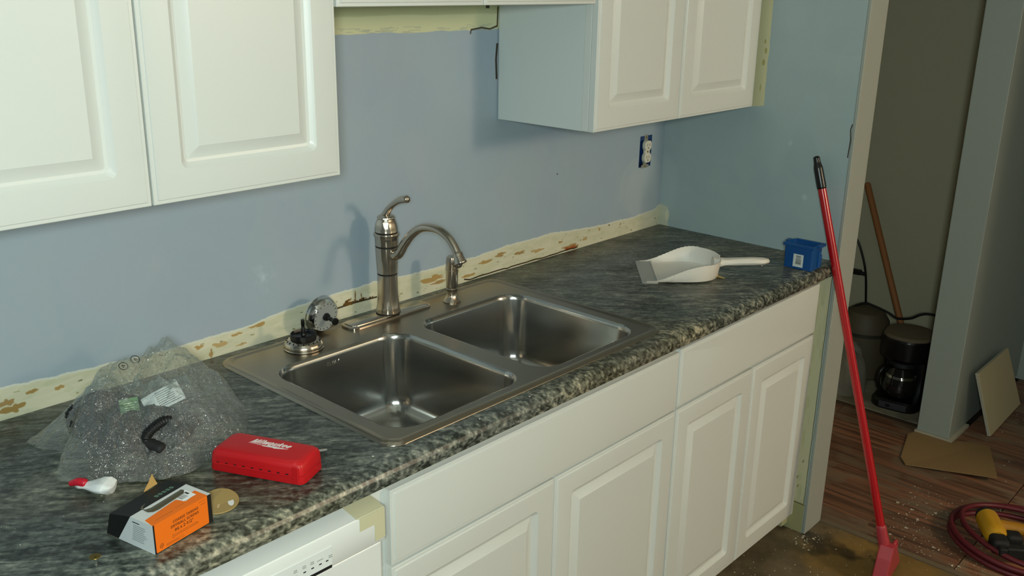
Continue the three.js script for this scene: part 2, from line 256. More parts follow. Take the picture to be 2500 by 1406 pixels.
// wood-look planks of the hall, each a piece of the floor
{
  const hall = new THREE.Group(); hall.name = 'floor_hall'; hall.userData = { kind: 'structure' }; scene.add(hall);
  const mats = [0, 1, 2, 3].map((k) => {
    const t = pixels(256, 1024, (x, y) => {
      const g = fbm(x / 14 + 3 * fbm(x / 60, y / 260, 3, k * 7 + 1), y / 420, 4, k * 11 + 2), f = fbm(x / 3, y / 90, 2, k + 40), d = smooth(fbm(x / 70 + k, y / 90, 4, 90 + k), 0.44, 0.66);
      const v = 0.55 + 0.9 * (g - 0.5) + 0.25 * (f - 0.5), s = [1, 0.93, 1.06, 0.97][k];
      return [lerp(128 * v + 48, 128, d * 0.6) * s, lerp(84 * v + 36, 114, d * 0.6) * s, lerp(60 * v + 28, 92, d * 0.6) * s];
    });
    return phy({ map: t, roughness: 0.5, bumpMap: bumpFine, bumpScale: 0.0006 });
  });
  const xs = [0.13, 0.337, 0.544, 0.752, 0.96, 1.168, 1.376, 1.584, 1.792, 1.885];
  for (let i = 0; i < xs.length - 1; i++) {
    const lim = xs[i] > 0.9 ? 0.745 : -0.3;
    const cuts = i < 4 ? [[lim, [0.3, 0.45, 0.1, 0.2][i]], [[0.3, 0.45, 0.1, 0.2][i], 1.054], [1.054, 1.95 + 0.1 * i], [1.95 + 0.1 * i, 3.0], [3.0, 5]] : i === 4 ? [[-0.3, 0.3], [0.3, 0.623], [0.62, 1.2], [1.2, 2.4], [2.4, 5]] : [[0.75, 1.05 + 0.13 * (i % 3)], [1.05 + 0.13 * (i % 3), 2.2], [2.2, 3.6], [3.6, 5]];
    cuts.forEach(([a, b], j) => {
      let x1 = xs[i + 1] - 0.003; if (i === 4 && a < 0.6) x1 = 1.05;
      const g = box(xs[i], x1, -0.012, rr(-0.0006, 0.0006), a, b - 0.003, 0.0015);
      planarUV(g, (v) => (v.x - xs[i]) / 0.208 + i * 0.31, (v) => v.z / 1.2 + j * 0.37 + i * 0.21);
      part(numbered('plank'), g, mats[(i * 2 + j) % 4], hall);
    });
  }
  struct('trim_4', box(0.108, 0.13, -0.004, 0.004, 0.632, 5), std({ color: 0x6a5c48, roughness: 0.8 }));
}

// ---------------------------------------------------------------- lamps (both unseen, placed to light the kitchen from outside the view)
{
  const l = thing('unseen_lamp', 'unseen square lamp on a tripod behind the camera, placed to light the sink wall', 'lamp', UNSEEN_LAMP.pos);
  const d = V(...UNSEEN_LAMP.aim).sub(V(...UNSEEN_LAMP.pos)).normalize();
  const head = new THREE.Group(); head.name = 'lamp_head'; l.add(head); head.quaternion.setFromUnitVectors(V(0, 0, 1), d);
  const hs = UNSEEN_LAMP.size / 2;
  part('housing', box(-hs - 0.02, hs + 0.02, -hs - 0.02, hs + 0.02, -0.06, -0.008, 0.006), M.yellow, head);
  part('diffuser', box(-hs, hs, -hs, hs, -0.008, -0.004), std({ color: 0xffffff, emissive: new THREE.Color(...UNSEEN_LAMP.color), emissiveIntensity: 6 }), head);
  for (const a of [0.5, 2.6, 4.7]) part('leg', new THREE.TubeGeometry(new THREE.LineCurve3(V(0, -0.75, -0.05), V(0.35 * Math.cos(a), -UNSEEN_LAMP.pos[1] + 0.01, 0.35 * Math.sin(a))), 1, 0.01, 8), M.blackMatte, l);
  part('pole', new THREE.TubeGeometry(new THREE.LineCurve3(V(0, -0.95, -0.05), V(0, -0.06, -0.05)), 1, 0.012, 8), M.blackMatte, l);
  const light = new THREE.RectAreaLight(new THREE.Color(...UNSEEN_LAMP.color), UNSEEN_LAMP.power, UNSEEN_LAMP.size, UNSEEN_LAMP.size); 
  light.position.set(...UNSEEN_LAMP.pos).addScaledVector(d, 0.002); light.lookAt(V(...UNSEEN_LAMP.pos).addScaledVector(d, 1)); scene.add(light); light.name = 'unseen_lamp_light';
  const g = thing('unseen_globe_lamp', 'unseen warm globe lamp, out of view, placed to light the back wall and cabinets', 'lamp', UNSEEN_GLOBE.pos);
  part('globe', new THREE.SphereGeometry(UNSEEN_GLOBE.r, 32, 20), std({ color: 0xfff0d8, emissive: new THREE.Color(...UNSEEN_GLOBE.color), emissiveIntensity: 8 }), g);
  part('stem', new THREE.CylinderGeometry(0.012, 0.012, 2.44 - UNSEEN_GLOBE.pos[1] - UNSEEN_GLOBE.r, 12).translate(0, (2.44 - UNSEEN_GLOBE.pos[1] + UNSEEN_GLOBE.r) / 2, 0), M.nickel, g);
  const p = new THREE.PointLight(new THREE.Color(...UNSEEN_GLOBE.color), UNSEEN_GLOBE.power); p.position.set(...UNSEEN_GLOBE.pos); p.shadow.radius = UNSEEN_GLOBE.r * 0.9 / 0.02; p.castShadow = true; p.name = 'unseen_globe_light'; scene.add(p);
}

// ---------------------------------------------------------------- cabinets
// raised-panel front: rings of [inset, height, corner radius] from the back edge to the centre
function front(w, h, raised = true) {
  const rings = [[0, 0, 0.001], [0, 0.0152, 0.001], [0.0012, 0.0166, 0.001], [0.0065, 0.0168, 0.001], [0.0075, 0.0187, 0.001], [0.0085, 0.019, 0.001]];
  if (raised) rings.push([0.052, 0.019, 0.012], [0.0535, 0.0175, 0.012], [0.0565, 0.0145, 0.011], [0.061, 0.0108, 0.009], [0.066, 0.0095, 0.005], [0.0675, 0.0098, 0.003], [0.0855, 0.0172, 0.0012], [0.0862, 0.0176, 0.001]);
  const loops = rings.map(([i, z, r]) => rrect(-w / 2 + i, w / 2 - i, -h / 2 + i, h / 2 - i, r, 4, (a, b) => V(a, b, z)));
  return loft(loops, true, true, 0.24);
}
function putFront(name, x0, x1, y0, y1, z, parent, raised) {
  const m = part(name, front(x1 - x0, y1 - y0, raised), M.white, parent); m.position.set((x0 + x1) / 2 - parent.position.x, (y0 + y1) / 2 - parent.position.y, z - parent.position.z); return m;
}
const rel = (o, g) => g.translate(-o.position.x, -o.position.y, -o.position.z);
function carcass(o, x0, x1, y0, y1, zf, kick) {   // box with an open front behind its face frame
  const t = 0.016, b = kick ? 0.105 : y0;
  part('carcass', rel(o, merge([box(x0, x0 + t, b, y1, 0.004, zf - 0.019), box(x1 - t, x1, b, y1, 0.004, zf - 0.019)].concat(kick ? [box(x0, x0 + t, 0, b, 0.004, 0.5), box(x1 - t, x1, 0, b, 0.004, 0.5)] : [], [ box(x0 + t, x1 - t, b + 0.0005, b + t, 0.012, zf - 0.0195), box(x0 + t, x1 - t, b, y1, 0.0045, 0.012), box(x0 + t, x1 - t, y1 - t, y1 - 0.0005, 0.012, kick ? 0.04 : zf - 0.0195)]))), M.carcass, o);
  const s = 0.035;
  part('face_frame', rel(o, merge([box(x0, x0 + s, b, y1, zf - 0.019, zf, 0.0012), box(x1 - s, x1, b, y1, zf - 0.019, zf, 0.0012), box(x0 + s, x1 - s, y1 - s, y1, zf - 0.019, zf), box(x0 + s, x1 - s, b, b + s, zf - 0.019, zf)].concat(kick ? [box(x0 + s, x1 - s, 0.682, 0.72, zf - 0.019, zf)] : []))), M.white, o);
  if (kick) part('toe_kick', rel(o, box(x0, x1, 0, 0.104, 0.50, 0.512)), M.blackMatte, o);
}
{
  const zf = 0.593, zd = 0.5935;
  const a = thing('sink_base_cabinet', 'white sink base cabinet with one long false drawer front, beside the dishwasher', 'cabinet', [-1.27, 0, 0.3]);
  carcass(a, -1.7385, -0.803, 0, 0.874, zf, true);
  putFront('false_front', -1.7067, -0.806, 0.704, 0.852, zd, a, false);
  putFront('door', -1.7067, -1.2615, 0.0944, 0.6985, zd, a, true); putFront('door', -1.2585, -0.806, 0.0944, 0.6985, zd, a, true);
  const b = thing('base_cabinet', 'white two-door base cabinet against the bare wall edge, behind the red broom', 'cabinet', [-0.43, 0, 0.3]);
  carcass(b, -0.8025, -0.042, 0, 0.874, zf, true);
  putFront('drawer_front', -0.8005, -0.0618, 0.706, 0.857, zd, b, false);
  putFront('door', -0.8005, -0.427, 0.0944, 0.6985, zd, b, true); putFront('door', -0.424, -0.0618, 0.0944, 0.6985, zd, b, true);
  part('filler_strip', rel(b, box(-0.042, -0.002, 0.02, 0.874, 0.552, 0.57)), std({ color: 0xa9ab84, roughness: 0.8 }), b);
}
{
  const zf = 0.3005, zd = 0.3015;
  const a = thing('wall_cabinet', 'large white two-door wall cabinet above the plastic bag', 'cabinet', [-1.93, 1.35, 0.15], 0, 'white wall cabinets');
  carcass(a, -2.315, -1.566, 1.345, 2.1, zf, false);
  putFront('door', -2.302, -1.9335, 1.337, 2.09, zd, a, true); putFront('door', -1.930, -1.5617, 1.337, 2.09, zd, a, true);
  const b = thing('wall_cabinet', 'white two-door wall cabinet over the outlet, next to the blue right wall', 'cabinet', [-0.42, 1.35, 0.15], 0, 'white wall cabinets');
  carcass(b, -0.7995, -0.02, 1.3375, 2.1, zf, false);
  putFront('door', -0.7975, -0.4285, 1.3372, 2.09, zd, b, true); putFront('door', -0.4255, -0.026, 1.3372, 2.09, zd, b, true);
  const c = thing('short_wall_cabinet', 'short white wall cabinet over the sink, only its lower edge in view', 'cabinet', [-1.18, 1.65, 0.15], 0, 'white wall cabinets');
  carcass(c, -1.5655, -0.8, 1.65, 2.1, zf, false);
  putFront('door', -1.556, -1.1835, 1.636, 2.09, zd, c, true); putFront('door', -1.1805, -0.8105, 1.636, 2.09, zd, c, true);
}

// ---------------------------------------------------------------- countertop
const CT = 0.914, SX0 = -1.6836, SZ0 = 0.0313, SX1 = SX0 + 0.838, SZ1 = SZ0 + 0.559;
{
  const stone = pixels(2048, 640, (px, py) => {
    const x = px / 2048 * 2.4, z = py / 640 * 0.76;
    const a = 0.72, u = x * Math.cos(a) + z * Math.sin(a), v = -x * Math.sin(a) + z * Math.cos(a);
    const wv = v + 0.05 * fbm(u * 5, v * 9, 3, 55);
    const band = fbm(u * 3, wv * 10, 4, 7), streak = fbm(u * 24, wv * 120, 4, 19), fine = fbm(u * 70, wv * 260, 3, 29), gr = fbm(x * 150, z * 150, 3, 61), spk = vnoise(x * 600, z * 600, 83);
    const e = smooth(z, 0.565, 0.622);
    let t = 0.30 + 0.34 * (band - 0.5) + lerp(0.8, 0.35, e) * (streak - 0.5) + 0.55 * (fine - 0.5) + lerp(0.5, 1.3, e) * (gr - 0.5) + lerp(0.14, 0.25, e) * (spk - 0.5) + 0.12 * e;
    const blot = smooth(fbm(x * 46, z * 46, 4, 101), 0.52, 0.6) * lerp(0.12, 0.6, e); t -= 0.3 * blot;
    const veil = smooth(fbm(u * 6 + 3, wv * 22, 4, 141), 0.52, 0.7); t += 0.10 * veil;
    t = clamp(t, 0, 1);
    const warm = fbm(x * 2.6 + 9, z * 3, 3, 131);
    const lo = [36, 41, 39], mid = [96, 104, 98], hi = [178, 175, 158];
    const c = t < 0.5 ? lo.map((q, i) => lerp(q, mid[i], t * 2)) : mid.map((q, i) => lerp(q, hi[i], t * 2 - 1));
    const w = smooth(warm, 0.5, 0.75) * 0.5 + 0.3 * (x / 2.4); c[0] += 14 * w; c[1] += 4 * w; c[2] -= 10 * w;
    const dust = smooth(fbm(x * 7 + 3, z * 7, 4, 171), 0.52, 0.72) * 0.16; return c.map((q) => lerp(q, 150, dust));
  });
  stone.wrapS = THREE.MirroredRepeatWrapping; stone.wrapT = THREE.ClampToEdgeWrapping;
  const rough = pixels(512, 256, (x, y) => { const v = 105 + 90 * (fbm(x / 20, y / 20, 4, 8) - 0.5); return [v, v, v]; }, false);
  const m = phy({ map: stone, roughness: 0.85, roughnessMap: rough, bumpMap: bumpFine, bumpScale: 0.0003 });
  const s = shapeRect(-2.9, -0.001, -0.6, -0.002, 0, 1), hole = new THREE.Path();
  shapeRect(SX0 + 0.014, SX1 - 0.014, -SZ1 + 0.014, -SZ0 - 0.014, 0.03, 6, hole); s.holes.push(hole);
  const top = new THREE.ExtrudeGeometry(s, { depth: 0.036, bevelEnabled: false }); top.rotateX(-Math.PI / 2); top.translate(0, CT - 0.036, 0);
  planarUV(top, (v) => (v.x + 2.4) / 2.4, (v) => v.z / 0.76);
  // front edge: profile (z, y, arc length) swept along x
  const prof = [], zF = 0.634; prof.push([0.6, CT, 0.6]); prof.push([0.609, CT, 0.609]);
  const R = 0.0185; for (let i = 1; i <= 12; i++) { const t = i / 12 * Math.PI * 0.56; prof.push([zF - 0.0215 + Math.sin(t) * 0.0215, CT - R + Math.cos(t) * R, 0.612 + t * R]); }
  const last = prof[prof.length - 1]; prof.push([zF - 0.003, 0.879, last[2] + 0.02], [zF - 0.008, 0.8765, last[2] + 0.026], [0.6, 0.8765, last[2] + 0.05]);
  const xs = [-2.9, -2.2, -1.5, -0.8, -0.001], rings = xs.map((x) => prof.map(([z, y]) => V(x, y, z)));
  const e = loft(rings, false, false, 0.7); {
    const p = e.attributes.position, uv = e.attributes.uv, sOf = (z, y) => { let b = 0, bd = 9; prof.forEach((q) => { const d = (q[0] - z) ** 2 + (q[1] - y) ** 2; if (d < bd) { bd = d; b = q[2]; } }); return b; };
    for (let i = 0; i < p.count; i++) uv.setXY(i, (p.getX(i) + 2.4) / 2.4, Math.min(sOf(p.getZ(i), p.getY(i)), 0.74) / 0.76);
  }
  const flip = e.clone(); flip.scale(1, 1, 1); const idx = []; for (let i = 0; i < e.attributes.position.count; i += 3) idx.push(i, i + 2, i + 1); e.setIndex(idx); const ef = e.toNonIndexed(); ef.computeVertexNormals();
  const e2 = toCreasedNormals(mergeVertices(new THREE.BufferGeometry().setAttribute('position', ef.attributes.position).setAttribute('uv', ef.attributes.uv)), 0.7);
  solo('countertop', 'dark grey streaked stone-look countertop with a rounded front edge around the sink', 'countertop', merge([top, e2]), m);
}

// ---------------------------------------------------------------- sink
{
  const o = thing('kitchen_sink', 'double-bowl brushed stainless steel sink set into the dark countertop', 'sink', [(SX0 + SX1) / 2, CT, (SZ0 + SZ1) / 2]);
  const at = (i, y, r) => rrect(SX0 + i, SX1 - i, SZ0 + i, SZ1 - i, r, 8, (a, b) => V(a, CT + y, b));
  const bowls = [[-1.640, -1.288, 0.152, 0.556], [-1.240, -0.893, 0.148, 0.556]], R = 0.062, K = 10;
  const deck = shapeRect(SX0 + 0.02, SX1 - 0.02, SZ0 + 0.02, SZ1 - 0.02, 0.026, 8);
  for (const [a, b, c, d] of bowls) deck.holes.push(shapeRect(a, b, c, d, R, K, new THREE.Path()));
  const dg = new THREE.ShapeGeometry(deck); { const p = dg.attributes.position; for (let i = 0; i < p.count; i++) p.setXYZ(i, p.getX(i), CT + 0.0032, p.getY(i)); const ix = dg.index.array; for (let i = 0; i < ix.length; i += 3) { const t = ix[i]; ix[i] = ix[i + 1]; ix[i + 1] = t; } dg.computeVertexNormals(); }
  planarUV(dg, (v) => v.x, (v) => v.z);
  const rim = loft([at(0, 0, 0.034), at(0.0005, 0.0022, 0.034), at(0.003, 0.0046, 0.033), at(0.008, 0.0058, 0.031), at(0.013, 0.0054, 0.029), at(0.0165, 0.0036, 0.027), at(0.02, 0.0032, 0.026)].map((r) => r.slice().reverse()), true, false, 1.2);
  part('rim', rel(o, merge([dg, rim])), M.steel, o);
  bowls.forEach(([a, b, c, d], k) => {
    const ring = (i, y, r) => rrect(a + i, b - i, c + i, d - i, r, K, (p, q) => V(p, CT + y, q));
    const rs = [ring(0, 0.0032, R), ring(0.003, 0.0022, R - 0.002), ring(0.0055, -0.002, R - 0.004), ring(0.007, -0.01, R - 0.005), ring(0.012, -0.07, R - 0.007), ring(0.017, -0.14, R - 0.009)];
    for (let i = 1; i <= 8; i++) { const t = i / 8 * Math.PI / 2; rs.push(ring(0.018 + 0.04 * (1 - Math.cos(t)), -0.145 - 0.04 * Math.sin(t), Math.max(R - 0.01 - 0.03 * (1 - Math.cos(t)), 0.02))); }
    rs.push(ring(0.12, -0.188, 0.03));
    const g = loft(rs, true, 'end', 1.0);
    const bowl = part('bowl', rel(o, g), M.bowl, o);
    const dr = part('drain', rel(o, lathe([[0.001, -0.004], [0.036, -0.004], [0.038, 0.001], [0.046, 0.0025], [0.055, 0.001]], 32).translate((a + b) / 2, CT - 0.188, (c + d) / 2)), M.chrome, bowl);
    if (!k) { const e = text('ELKAY', 0.0085, 0.0008); e.rotateX(-0.08); e.translate(-1.478, CT - 0.022, c + 0.0075); part('embossed_lettering', rel(o, e), phy({ color: 0xd8d4cc, metalness: 1, roughness: 0.25 }), bowl); }
  });
}

// ---------------------------------------------------------------- faucet and sprayer
{
  const o = thing('faucet', 'brushed nickel faucet with a curved spout and a lever handle on its deck plate', 'faucet', [-1.243, CT + 0.0034, 0.068]);
  const plate = [[0, 0], [0, 0.004], [0.001, 0.005], [0.0045, 0.0052], [0.006, 0.0062], [0.0065, 0.0085], [0.008, 0.0095]].map(([i, y]) => rrect(-0.128 + i, 0.122 - i, -0.028 + i, 0.028 - i, 0.02 - i * 0.8, 8, (a, b) => V(a, y, b)).reverse());
  part('deck_plate', loft(plate, true, true, 0.6), M.nickel, o);
  part('gasket', lathe([[0.0285, 0.0085], [0.0295, 0.0095], [0.0295, 0.012], [0.028, 0.0125]]), M.nickelDark, o);
  part('body', lathe([[0.02, 0.011], [0.0288, 0.0115], [0.0292, 0.014], [0.0285, 0.019], [0.0265, 0.026], [0.0248, 0.045], [0.0238, 0.07], [0.0236, 0.1045], [0.0224, 0.1055], [0.0224, 0.1075], [0.0237, 0.1085], [0.0248, 0.125], [0.0262, 0.148], [0.0268, 0.1715], [0.0255, 0.1725], [0.0255, 0.1745], [0.027, 0.1755], [0.0273, 0.188], [0.0277, 0.195], [0.0298, 0.1985], [0.0303, 0.202], [0.0295, 0.205], [0.0268, 0.206], [0.0262, 0.2075], [0.0272, 0.209], [0.0268, 0.216], [0.0252, 0.225], [0.0225, 0.2335], [0.02, 0.2375], [0.02, 0.239], [0.0213, 0.2405], [0.0208, 0.243], [0.017, 0.246], [0.010, 0.249], [0.001, 0.250]], 48), M.nickel, o);
  for (const [r, y] of [[0.0235, 0.1065], [0.0266, 0.1735], [0.0268, 0.2072]]) part('seam', lathe([[r - 0.004, y - 0.0012], [r, y - 0.0012], [r, y + 0.0012], [r - 0.004, y + 0.0012]], 48), M.nickelDark, o);
  part('handle', taperTube([[0, 0.238, -0.006], [0, 0.258, 0.006], [0, 0.274, 0.023], [0, 0.288, 0.046], [0, 0.2945, 0.066], [0, 0.296, 0.074]], [0.0125, 0.0088, 0.0074, 0.0068, 0.0074, 0.0084, 0.0086], 40, 18), M.nickel, o);
  const y0 = CT + 0.0034, z0 = 0.068;
  const sp = [[1.072, 0.078], [1.0765, 0.106], [1.106, 0.130], [1.133, 0.155], [1.153, 0.184], [1.161, 0.215], [1.1605, 0.247], [1.150, 0.274], [1.135, 0.291], [1.119, 0.3025]].map(([y, z]) => [0, y - y0, z - z0]);
  const spout = part('spout', taperTube(sp, [0.0118, 0.0115, 0.0105, 0.0098, 0.0094, 0.0092, 0.009, 0.009, 0.009], 60, 20), M.nickel, o);
  const tip = lathe([[0.006, -0.024], [0.0105, -0.024], [0.0138, -0.0225], [0.0142, -0.020], [0.0125, -0.016], [0.0112, -0.006], [0.0118, -0.002], [0.0105, 0.001], [0.009, 0.004]], 32);
  tip.rotateX(-0.5); tip.translate(0, 1.119 - y0, 0.3025 - z0); part('aerator', tip, M.nickel, spout);
  const s = thing('side_sprayer', 'brushed nickel side sprayer standing behind the spout of the faucet', 'sprayer', [-1.06, CT + 0.0034, 0.097]);
  part('holder', lathe([[0.001, 0], [0.0225, 0], [0.0228, 0.002], [0.0195, 0.006], [0.0155, 0.013], [0.0128, 0.021], [0.0125, 0.026], [0.0142, 0.028], [0.0145, 0.030], [0.012, 0.031]]), M.nickel, s);
  part('body', lathe([[0.011, 0.0305], [0.0144, 0.0315], [0.0148, 0.034], [0.0135, 0.036], [0.0145, 0.042], [0.0148, 0.07], [0.0152, 0.082], [0.0142, 0.083], [0.0142, 0.085], [0.0152, 0.086], [0.0145, 0.098], [0.0145, 0.108], [0.0125, 0.115], [0.007, 0.1185], [0.001, 0.119]]), M.nickel, s);
  part('spray_head', taperTube([[0, 0.1, 0.004], [0.002, 0.103, 0.016], [0.003, 0.098, 0.024]], [0.012, 0.0105, 0.009], 12, 16), M.nickel, s);
}

// ---------------------------------------------------------------- sink strainers
{
  const o = thing('sink_strainer', 'chrome sink strainer lying upside down on the deck, black stem pointing up', 'strainer', [-1.508, CT + 0.0036, 0.097], 0, 'sink strainers');
  part('basket', lathe([[0.040, 0], [0.0425, 0.0006], [0.0432, 0.0025], [0.042, 0.004], [0.0425, 0.007], [0.0415, 0.012], [0.038, 0.0175], [0.033, 0.0205], [0.0285, 0.0215], [0.001, 0.0215]], 48), M.nickel, o);
  const slot = []; for (let i = 0; i < 20; i++) { const a = i / 20 * Math.PI * 2; slot.push(new RoundedBoxGeometry(0.0016, 0.0012, 0.005, 1, 0.0004).rotateX(0.72).translate(0, 0.0192, 0.0362).rotateY(a)); }
  part('slots', merge(slot), M.dark, o);
  part('stopper', lathe([[0.001, 0.0215], [0.0265, 0.0215], [0.0285, 0.024], [0.0278, 0.033], [0.0262, 0.034], [0.024, 0.029], [0.012, 0.028], [0.0065, 0.030], [0.0055, 0.034], [0.001, 0.034]], 40), M.blackRubber, o);
  part('stem', lathe([[0.0045, 0.03], [0.0043, 0.045], [0.0036, 0.047], [0.0036, 0.052], [0.0042, 0.0535], [0.0038, 0.0645], [0.001, 0.065]], 16), M.blackRubber, o);
  const t = thing('sink_strainer', 'chrome sink strainer tipped on edge against the wall, holed grey disc facing out', 'strainer', [-1.424, CT + 0.046, 0.066], 0, 'sink strainers');
  t.quaternion.setFromUnitVectors(V(0, 1, 0), V(0.10, -0.16, 0.97).normalize());
  part('basket', lathe([[0.0385, -0.022], [0.0425, -0.0215], [0.0432, -0.0195], [0.042, -0.017], [0.0415, -0.012], [0.039, -0.005], [0.0365, -0.001], [0.0345, 0.0006], [0.034, -0.0008]], 48), M.chrome, t);
  part('disc', lathe([[0.001, 0], [0.0343, 0]].map(([r, y]) => [r, y]).reverse(), 40), M.greyDisc, t);
  const hl = []; for (let i = 0; i < 18; i++) { const a = i / 18 * Math.PI * 2; hl.push(new RoundedBoxGeometry(0.0016, 0.0008, 0.0034, 1, 0.0003).translate(0, 0.0002, 0.0305).rotateY(a)); }
  part('slots', merge(hl), M.dark, t);
  part('stem', lathe([[0.009, 0], [0.0095, 0.003], [0.0075, 0.0075], [0.0042, 0.009], [0.0038, 0.014], [0.0052, 0.017], [0.0038, 0.0195], [0.004, 0.024], [0.007, 0.026], [0.0085, 0.030], [0.0075, 0.034], [0.003, 0.036], [0.001, 0.0362]], 24), M.blackRubber, t);
}

// ---------------------------------------------------------------- dishwasher
{
  const x0 = -2.345, x1 = -1.7445, o = thing('dishwasher', 'white dishwasher under the countertop with a control panel and masking tape at its corner', 'dishwasher', [(x0 + x1) / 2, 0, 0.32]);
  part('tub', rel(o, box(x0 + 0.008, x1 - 0.008, 0.1, 0.862, 0.03, 0.575)), M.appliance, o);
  part('door', rel(o, box(x0 + 0.002, x1 - 0.0015, 0.12, 0.7865, 0.576, 0.634, 0.006)), M.appliance, o);
  part('toe_kick', rel(o, box(x0 + 0.005, x1 - 0.005, 0.0, 0.115, 0.50, 0.52)), M.blackMatte, o);
  const cs = prism([[0.576, 0.7885], [0.6385, 0.7885], [0.6395, 0.7905], [0.6395, 0.8475], [0.638, 0.8505], [0.60, 0.8575], [0.576, 0.859]], x1 - x0 - 0.002); cs.rotateY(-Math.PI / 2); cs.translate(x1 - 0.001, 0, 0);
  { const p = cs.attributes.position; for (let i = 0; i < p.count; i++) { } }
  const con = part('console', rel(o, toCreasedNormals(cs, 0.5)), M.appliance, o);
  const ins = part('control_panel', rel(o, box(x0 + 0.02, -1.855, 0.7895, 0.8275, 0.6392, 0.6408, 0.0006)), phy({ color: 0xe2e8e8, roughness: 0.3 }), con);
  part('display_slot', rel(o, box(-1.90, -1.8565, 0.7892, 0.7945, 0.6404, 0.6412)), M.dark, con);
  const dk = []; for (const [x, y] of [[-1.8785, 0.8055], [-1.8935, 0.8055], [-1.8655, 0.8055], [-1.9085, 0.8055], [-1.925, 0.8055]]) dk.push(box(x - 0.0024, x + 0.0024, y - 0.0009, y + 0.0009, 0.6406, 0.6413));
  part('indicator_light', rel(o, merge(dk)), M.dark, con);
  // small grey legends above the indicator slots, too small in the photo to read
  const lg = []; for (const [x, y, n] of [[-1.8785, 0.8125, 1], [-1.8935, 0.8125, 2], [-1.8585, 0.8085, 2], [-1.9085, 0.8125, 2], [-1.925, 0.8125, 2]]) for (let k = 0; k < n; k++) { const wd = n === 1 ? 0.0115 : 0.007; for (let q = 0; q < 5; q++) lg.push(box(x - wd / 2 + q * wd / 5, x - wd / 2 + q * wd / 5 + wd / 7, y + k * 0.003, y + k * 0.003 + 0.0014, 0.6405, 0.6412)); }
  part('legend', rel(o, merge(lg)), std({ color: 0x9aa09e, roughness: 0.6 }), con);
  const tp = solo('masking_tape', 'yellowed masking tape folded over the corner of the white dishwasher', 'tape', merge([box(-1.7975, -1.7447, 0.8265, 0.8505, 0.6396, 0.6401), box(-1.7665, -1.7447, 0.795, 0.8265, 0.6396, 0.6401), box(-1.7975, -1.7447, 0.8507, 0.8512, 0.62, 0.6399).rotateX(0)]), M.tape);
  const strap = prism([[0.6395, 0.8503], [0.638, 0.8513], [0.60, 0.8583], [0.60, 0.8577], [0.6378, 0.8507]].map(([a, b]) => [a, b]), 0.058); strap.rotateY(-Math.PI / 2); strap.translate(-1.7447, 0, 0);
  tp.geometry = merge([box(-1.7975, -1.7447, 0.8265, 0.8503, 0.6397, 0.6403), box(-1.7665, -1.7447, 0.795, 0.8265, 0.6397, 0.6403), strap]);
}

// ---------------------------------------------------------------- red bit case
{
  const o = thing('bit_case', 'closed red plastic driver bit case with white script on the lid', 'tool case', [-1.869, CT + 0.0005, 0.492], -1.137);
  const L = 0.0875, W = 0.0365;
  const out = (i, y, k = 1) => rrect(-L + i, L - i, -W + i, W - i, 0.012, 5, (a, b) => V(a + (a < 0 ? 0.007 * (y / 0.04) * k : -0.004 * (y / 0.04)), y, b * (1 - 0.03 * (a > 0.03 ? 1 : 0))));
  const lidRings = [[0, 0.0165], [0, 0.030], [0.0012, 0.0345], [0.004, 0.0382], [0.008, 0.0398], [0.012, 0.0402]].map(([i, y]) => out(i, y).reverse());
  part('lid', loft(lidRings, true, true, 0.5), M.redCase, o);
  const baseRings = [[0.003, 0], [0.001, 0.0015], [0.0005, 0.004], [0.0005, 0.0155]].map(([i, y]) => out(i, y).reverse());
  part('base', loft(baseRings, true, true, 0.5), M.redCase, o);
  part('rib', box(-L + 0.012, L - 0.018, 0.0145, 0.0175, W - 0.001, W + 0.0012, 0.0008), M.redCase, o);
  const n = []; for (let i = 0; i < 9; i++) n.push(box(-L + 0.018 + i * 0.0158, -L + 0.0225 + i * 0.0158, 0.0178, 0.0192, W - 0.001, W + 0.0004)); part('notch', merge(n), std({ color: 0x2a0406, roughness: 0.8 }), o);
  for (const g of [box(-0.022, 0.022, 0.012, 0.03, -W - 0.003, -W + 0.001, 0.0012), box(0.05, 0.075, 0.012, 0.028, -W - 0.002, -W + 0.001, 0.0012)]) part('hinge', g, M.blackMatte, o);
  part('latch', box(L - 0.0185, L - 0.007, 0.004, 0.034, W - 0.002, W + 0.0018, 0.0015), M.redCase, o);
  // script lettering with a lightning stroke below
  const tx = text('Milwaukee', 0.0125, 0.0003); { const p = tx.attributes.position; for (let i = 0; i < p.count; i++) { const x = p.getX(i), y = p.getY(i), g = 1.12 - (x + 0.05) * 2.6; p.setXY(i, x * 0.78 + y * 0.42, y * clamp(g, 0.8, 1.35)); } tx.computeVertexNormals(); }
  const bolt = prism([[-0.040, -0.0085], [-0.006, -0.0098], [-0.004, -0.0075], [0.034, -0.0095], [0.010, -0.0142], [0.008, -0.0125], [-0.012, -0.0125], [-0.010, -0.0108]], 0.0003);
  const lg = merge([tx, bolt]); lg.rotateX(-Math.PI / 2); lg.translate(0.006, 0.0402, -0.012);
  part('logo', lg, M.printWhite, o);
  solo('screwdriver_bit', 'small steel hex bit on the countertop behind the red case', 'bit', merge([new THREE.CylinderGeometry(0.0034, 0.0034, 0.016, 6).rotateZ(Math.PI / 2), new THREE.CylinderGeometry(0.0022, 0.0012, 0.01, 8).rotateZ(-Math.PI / 2).translate(-0.0125, 0, 0)]).rotateY(-0.5).translate(-1.772, CT + 0.0036, 0.512), M.chrome);
}

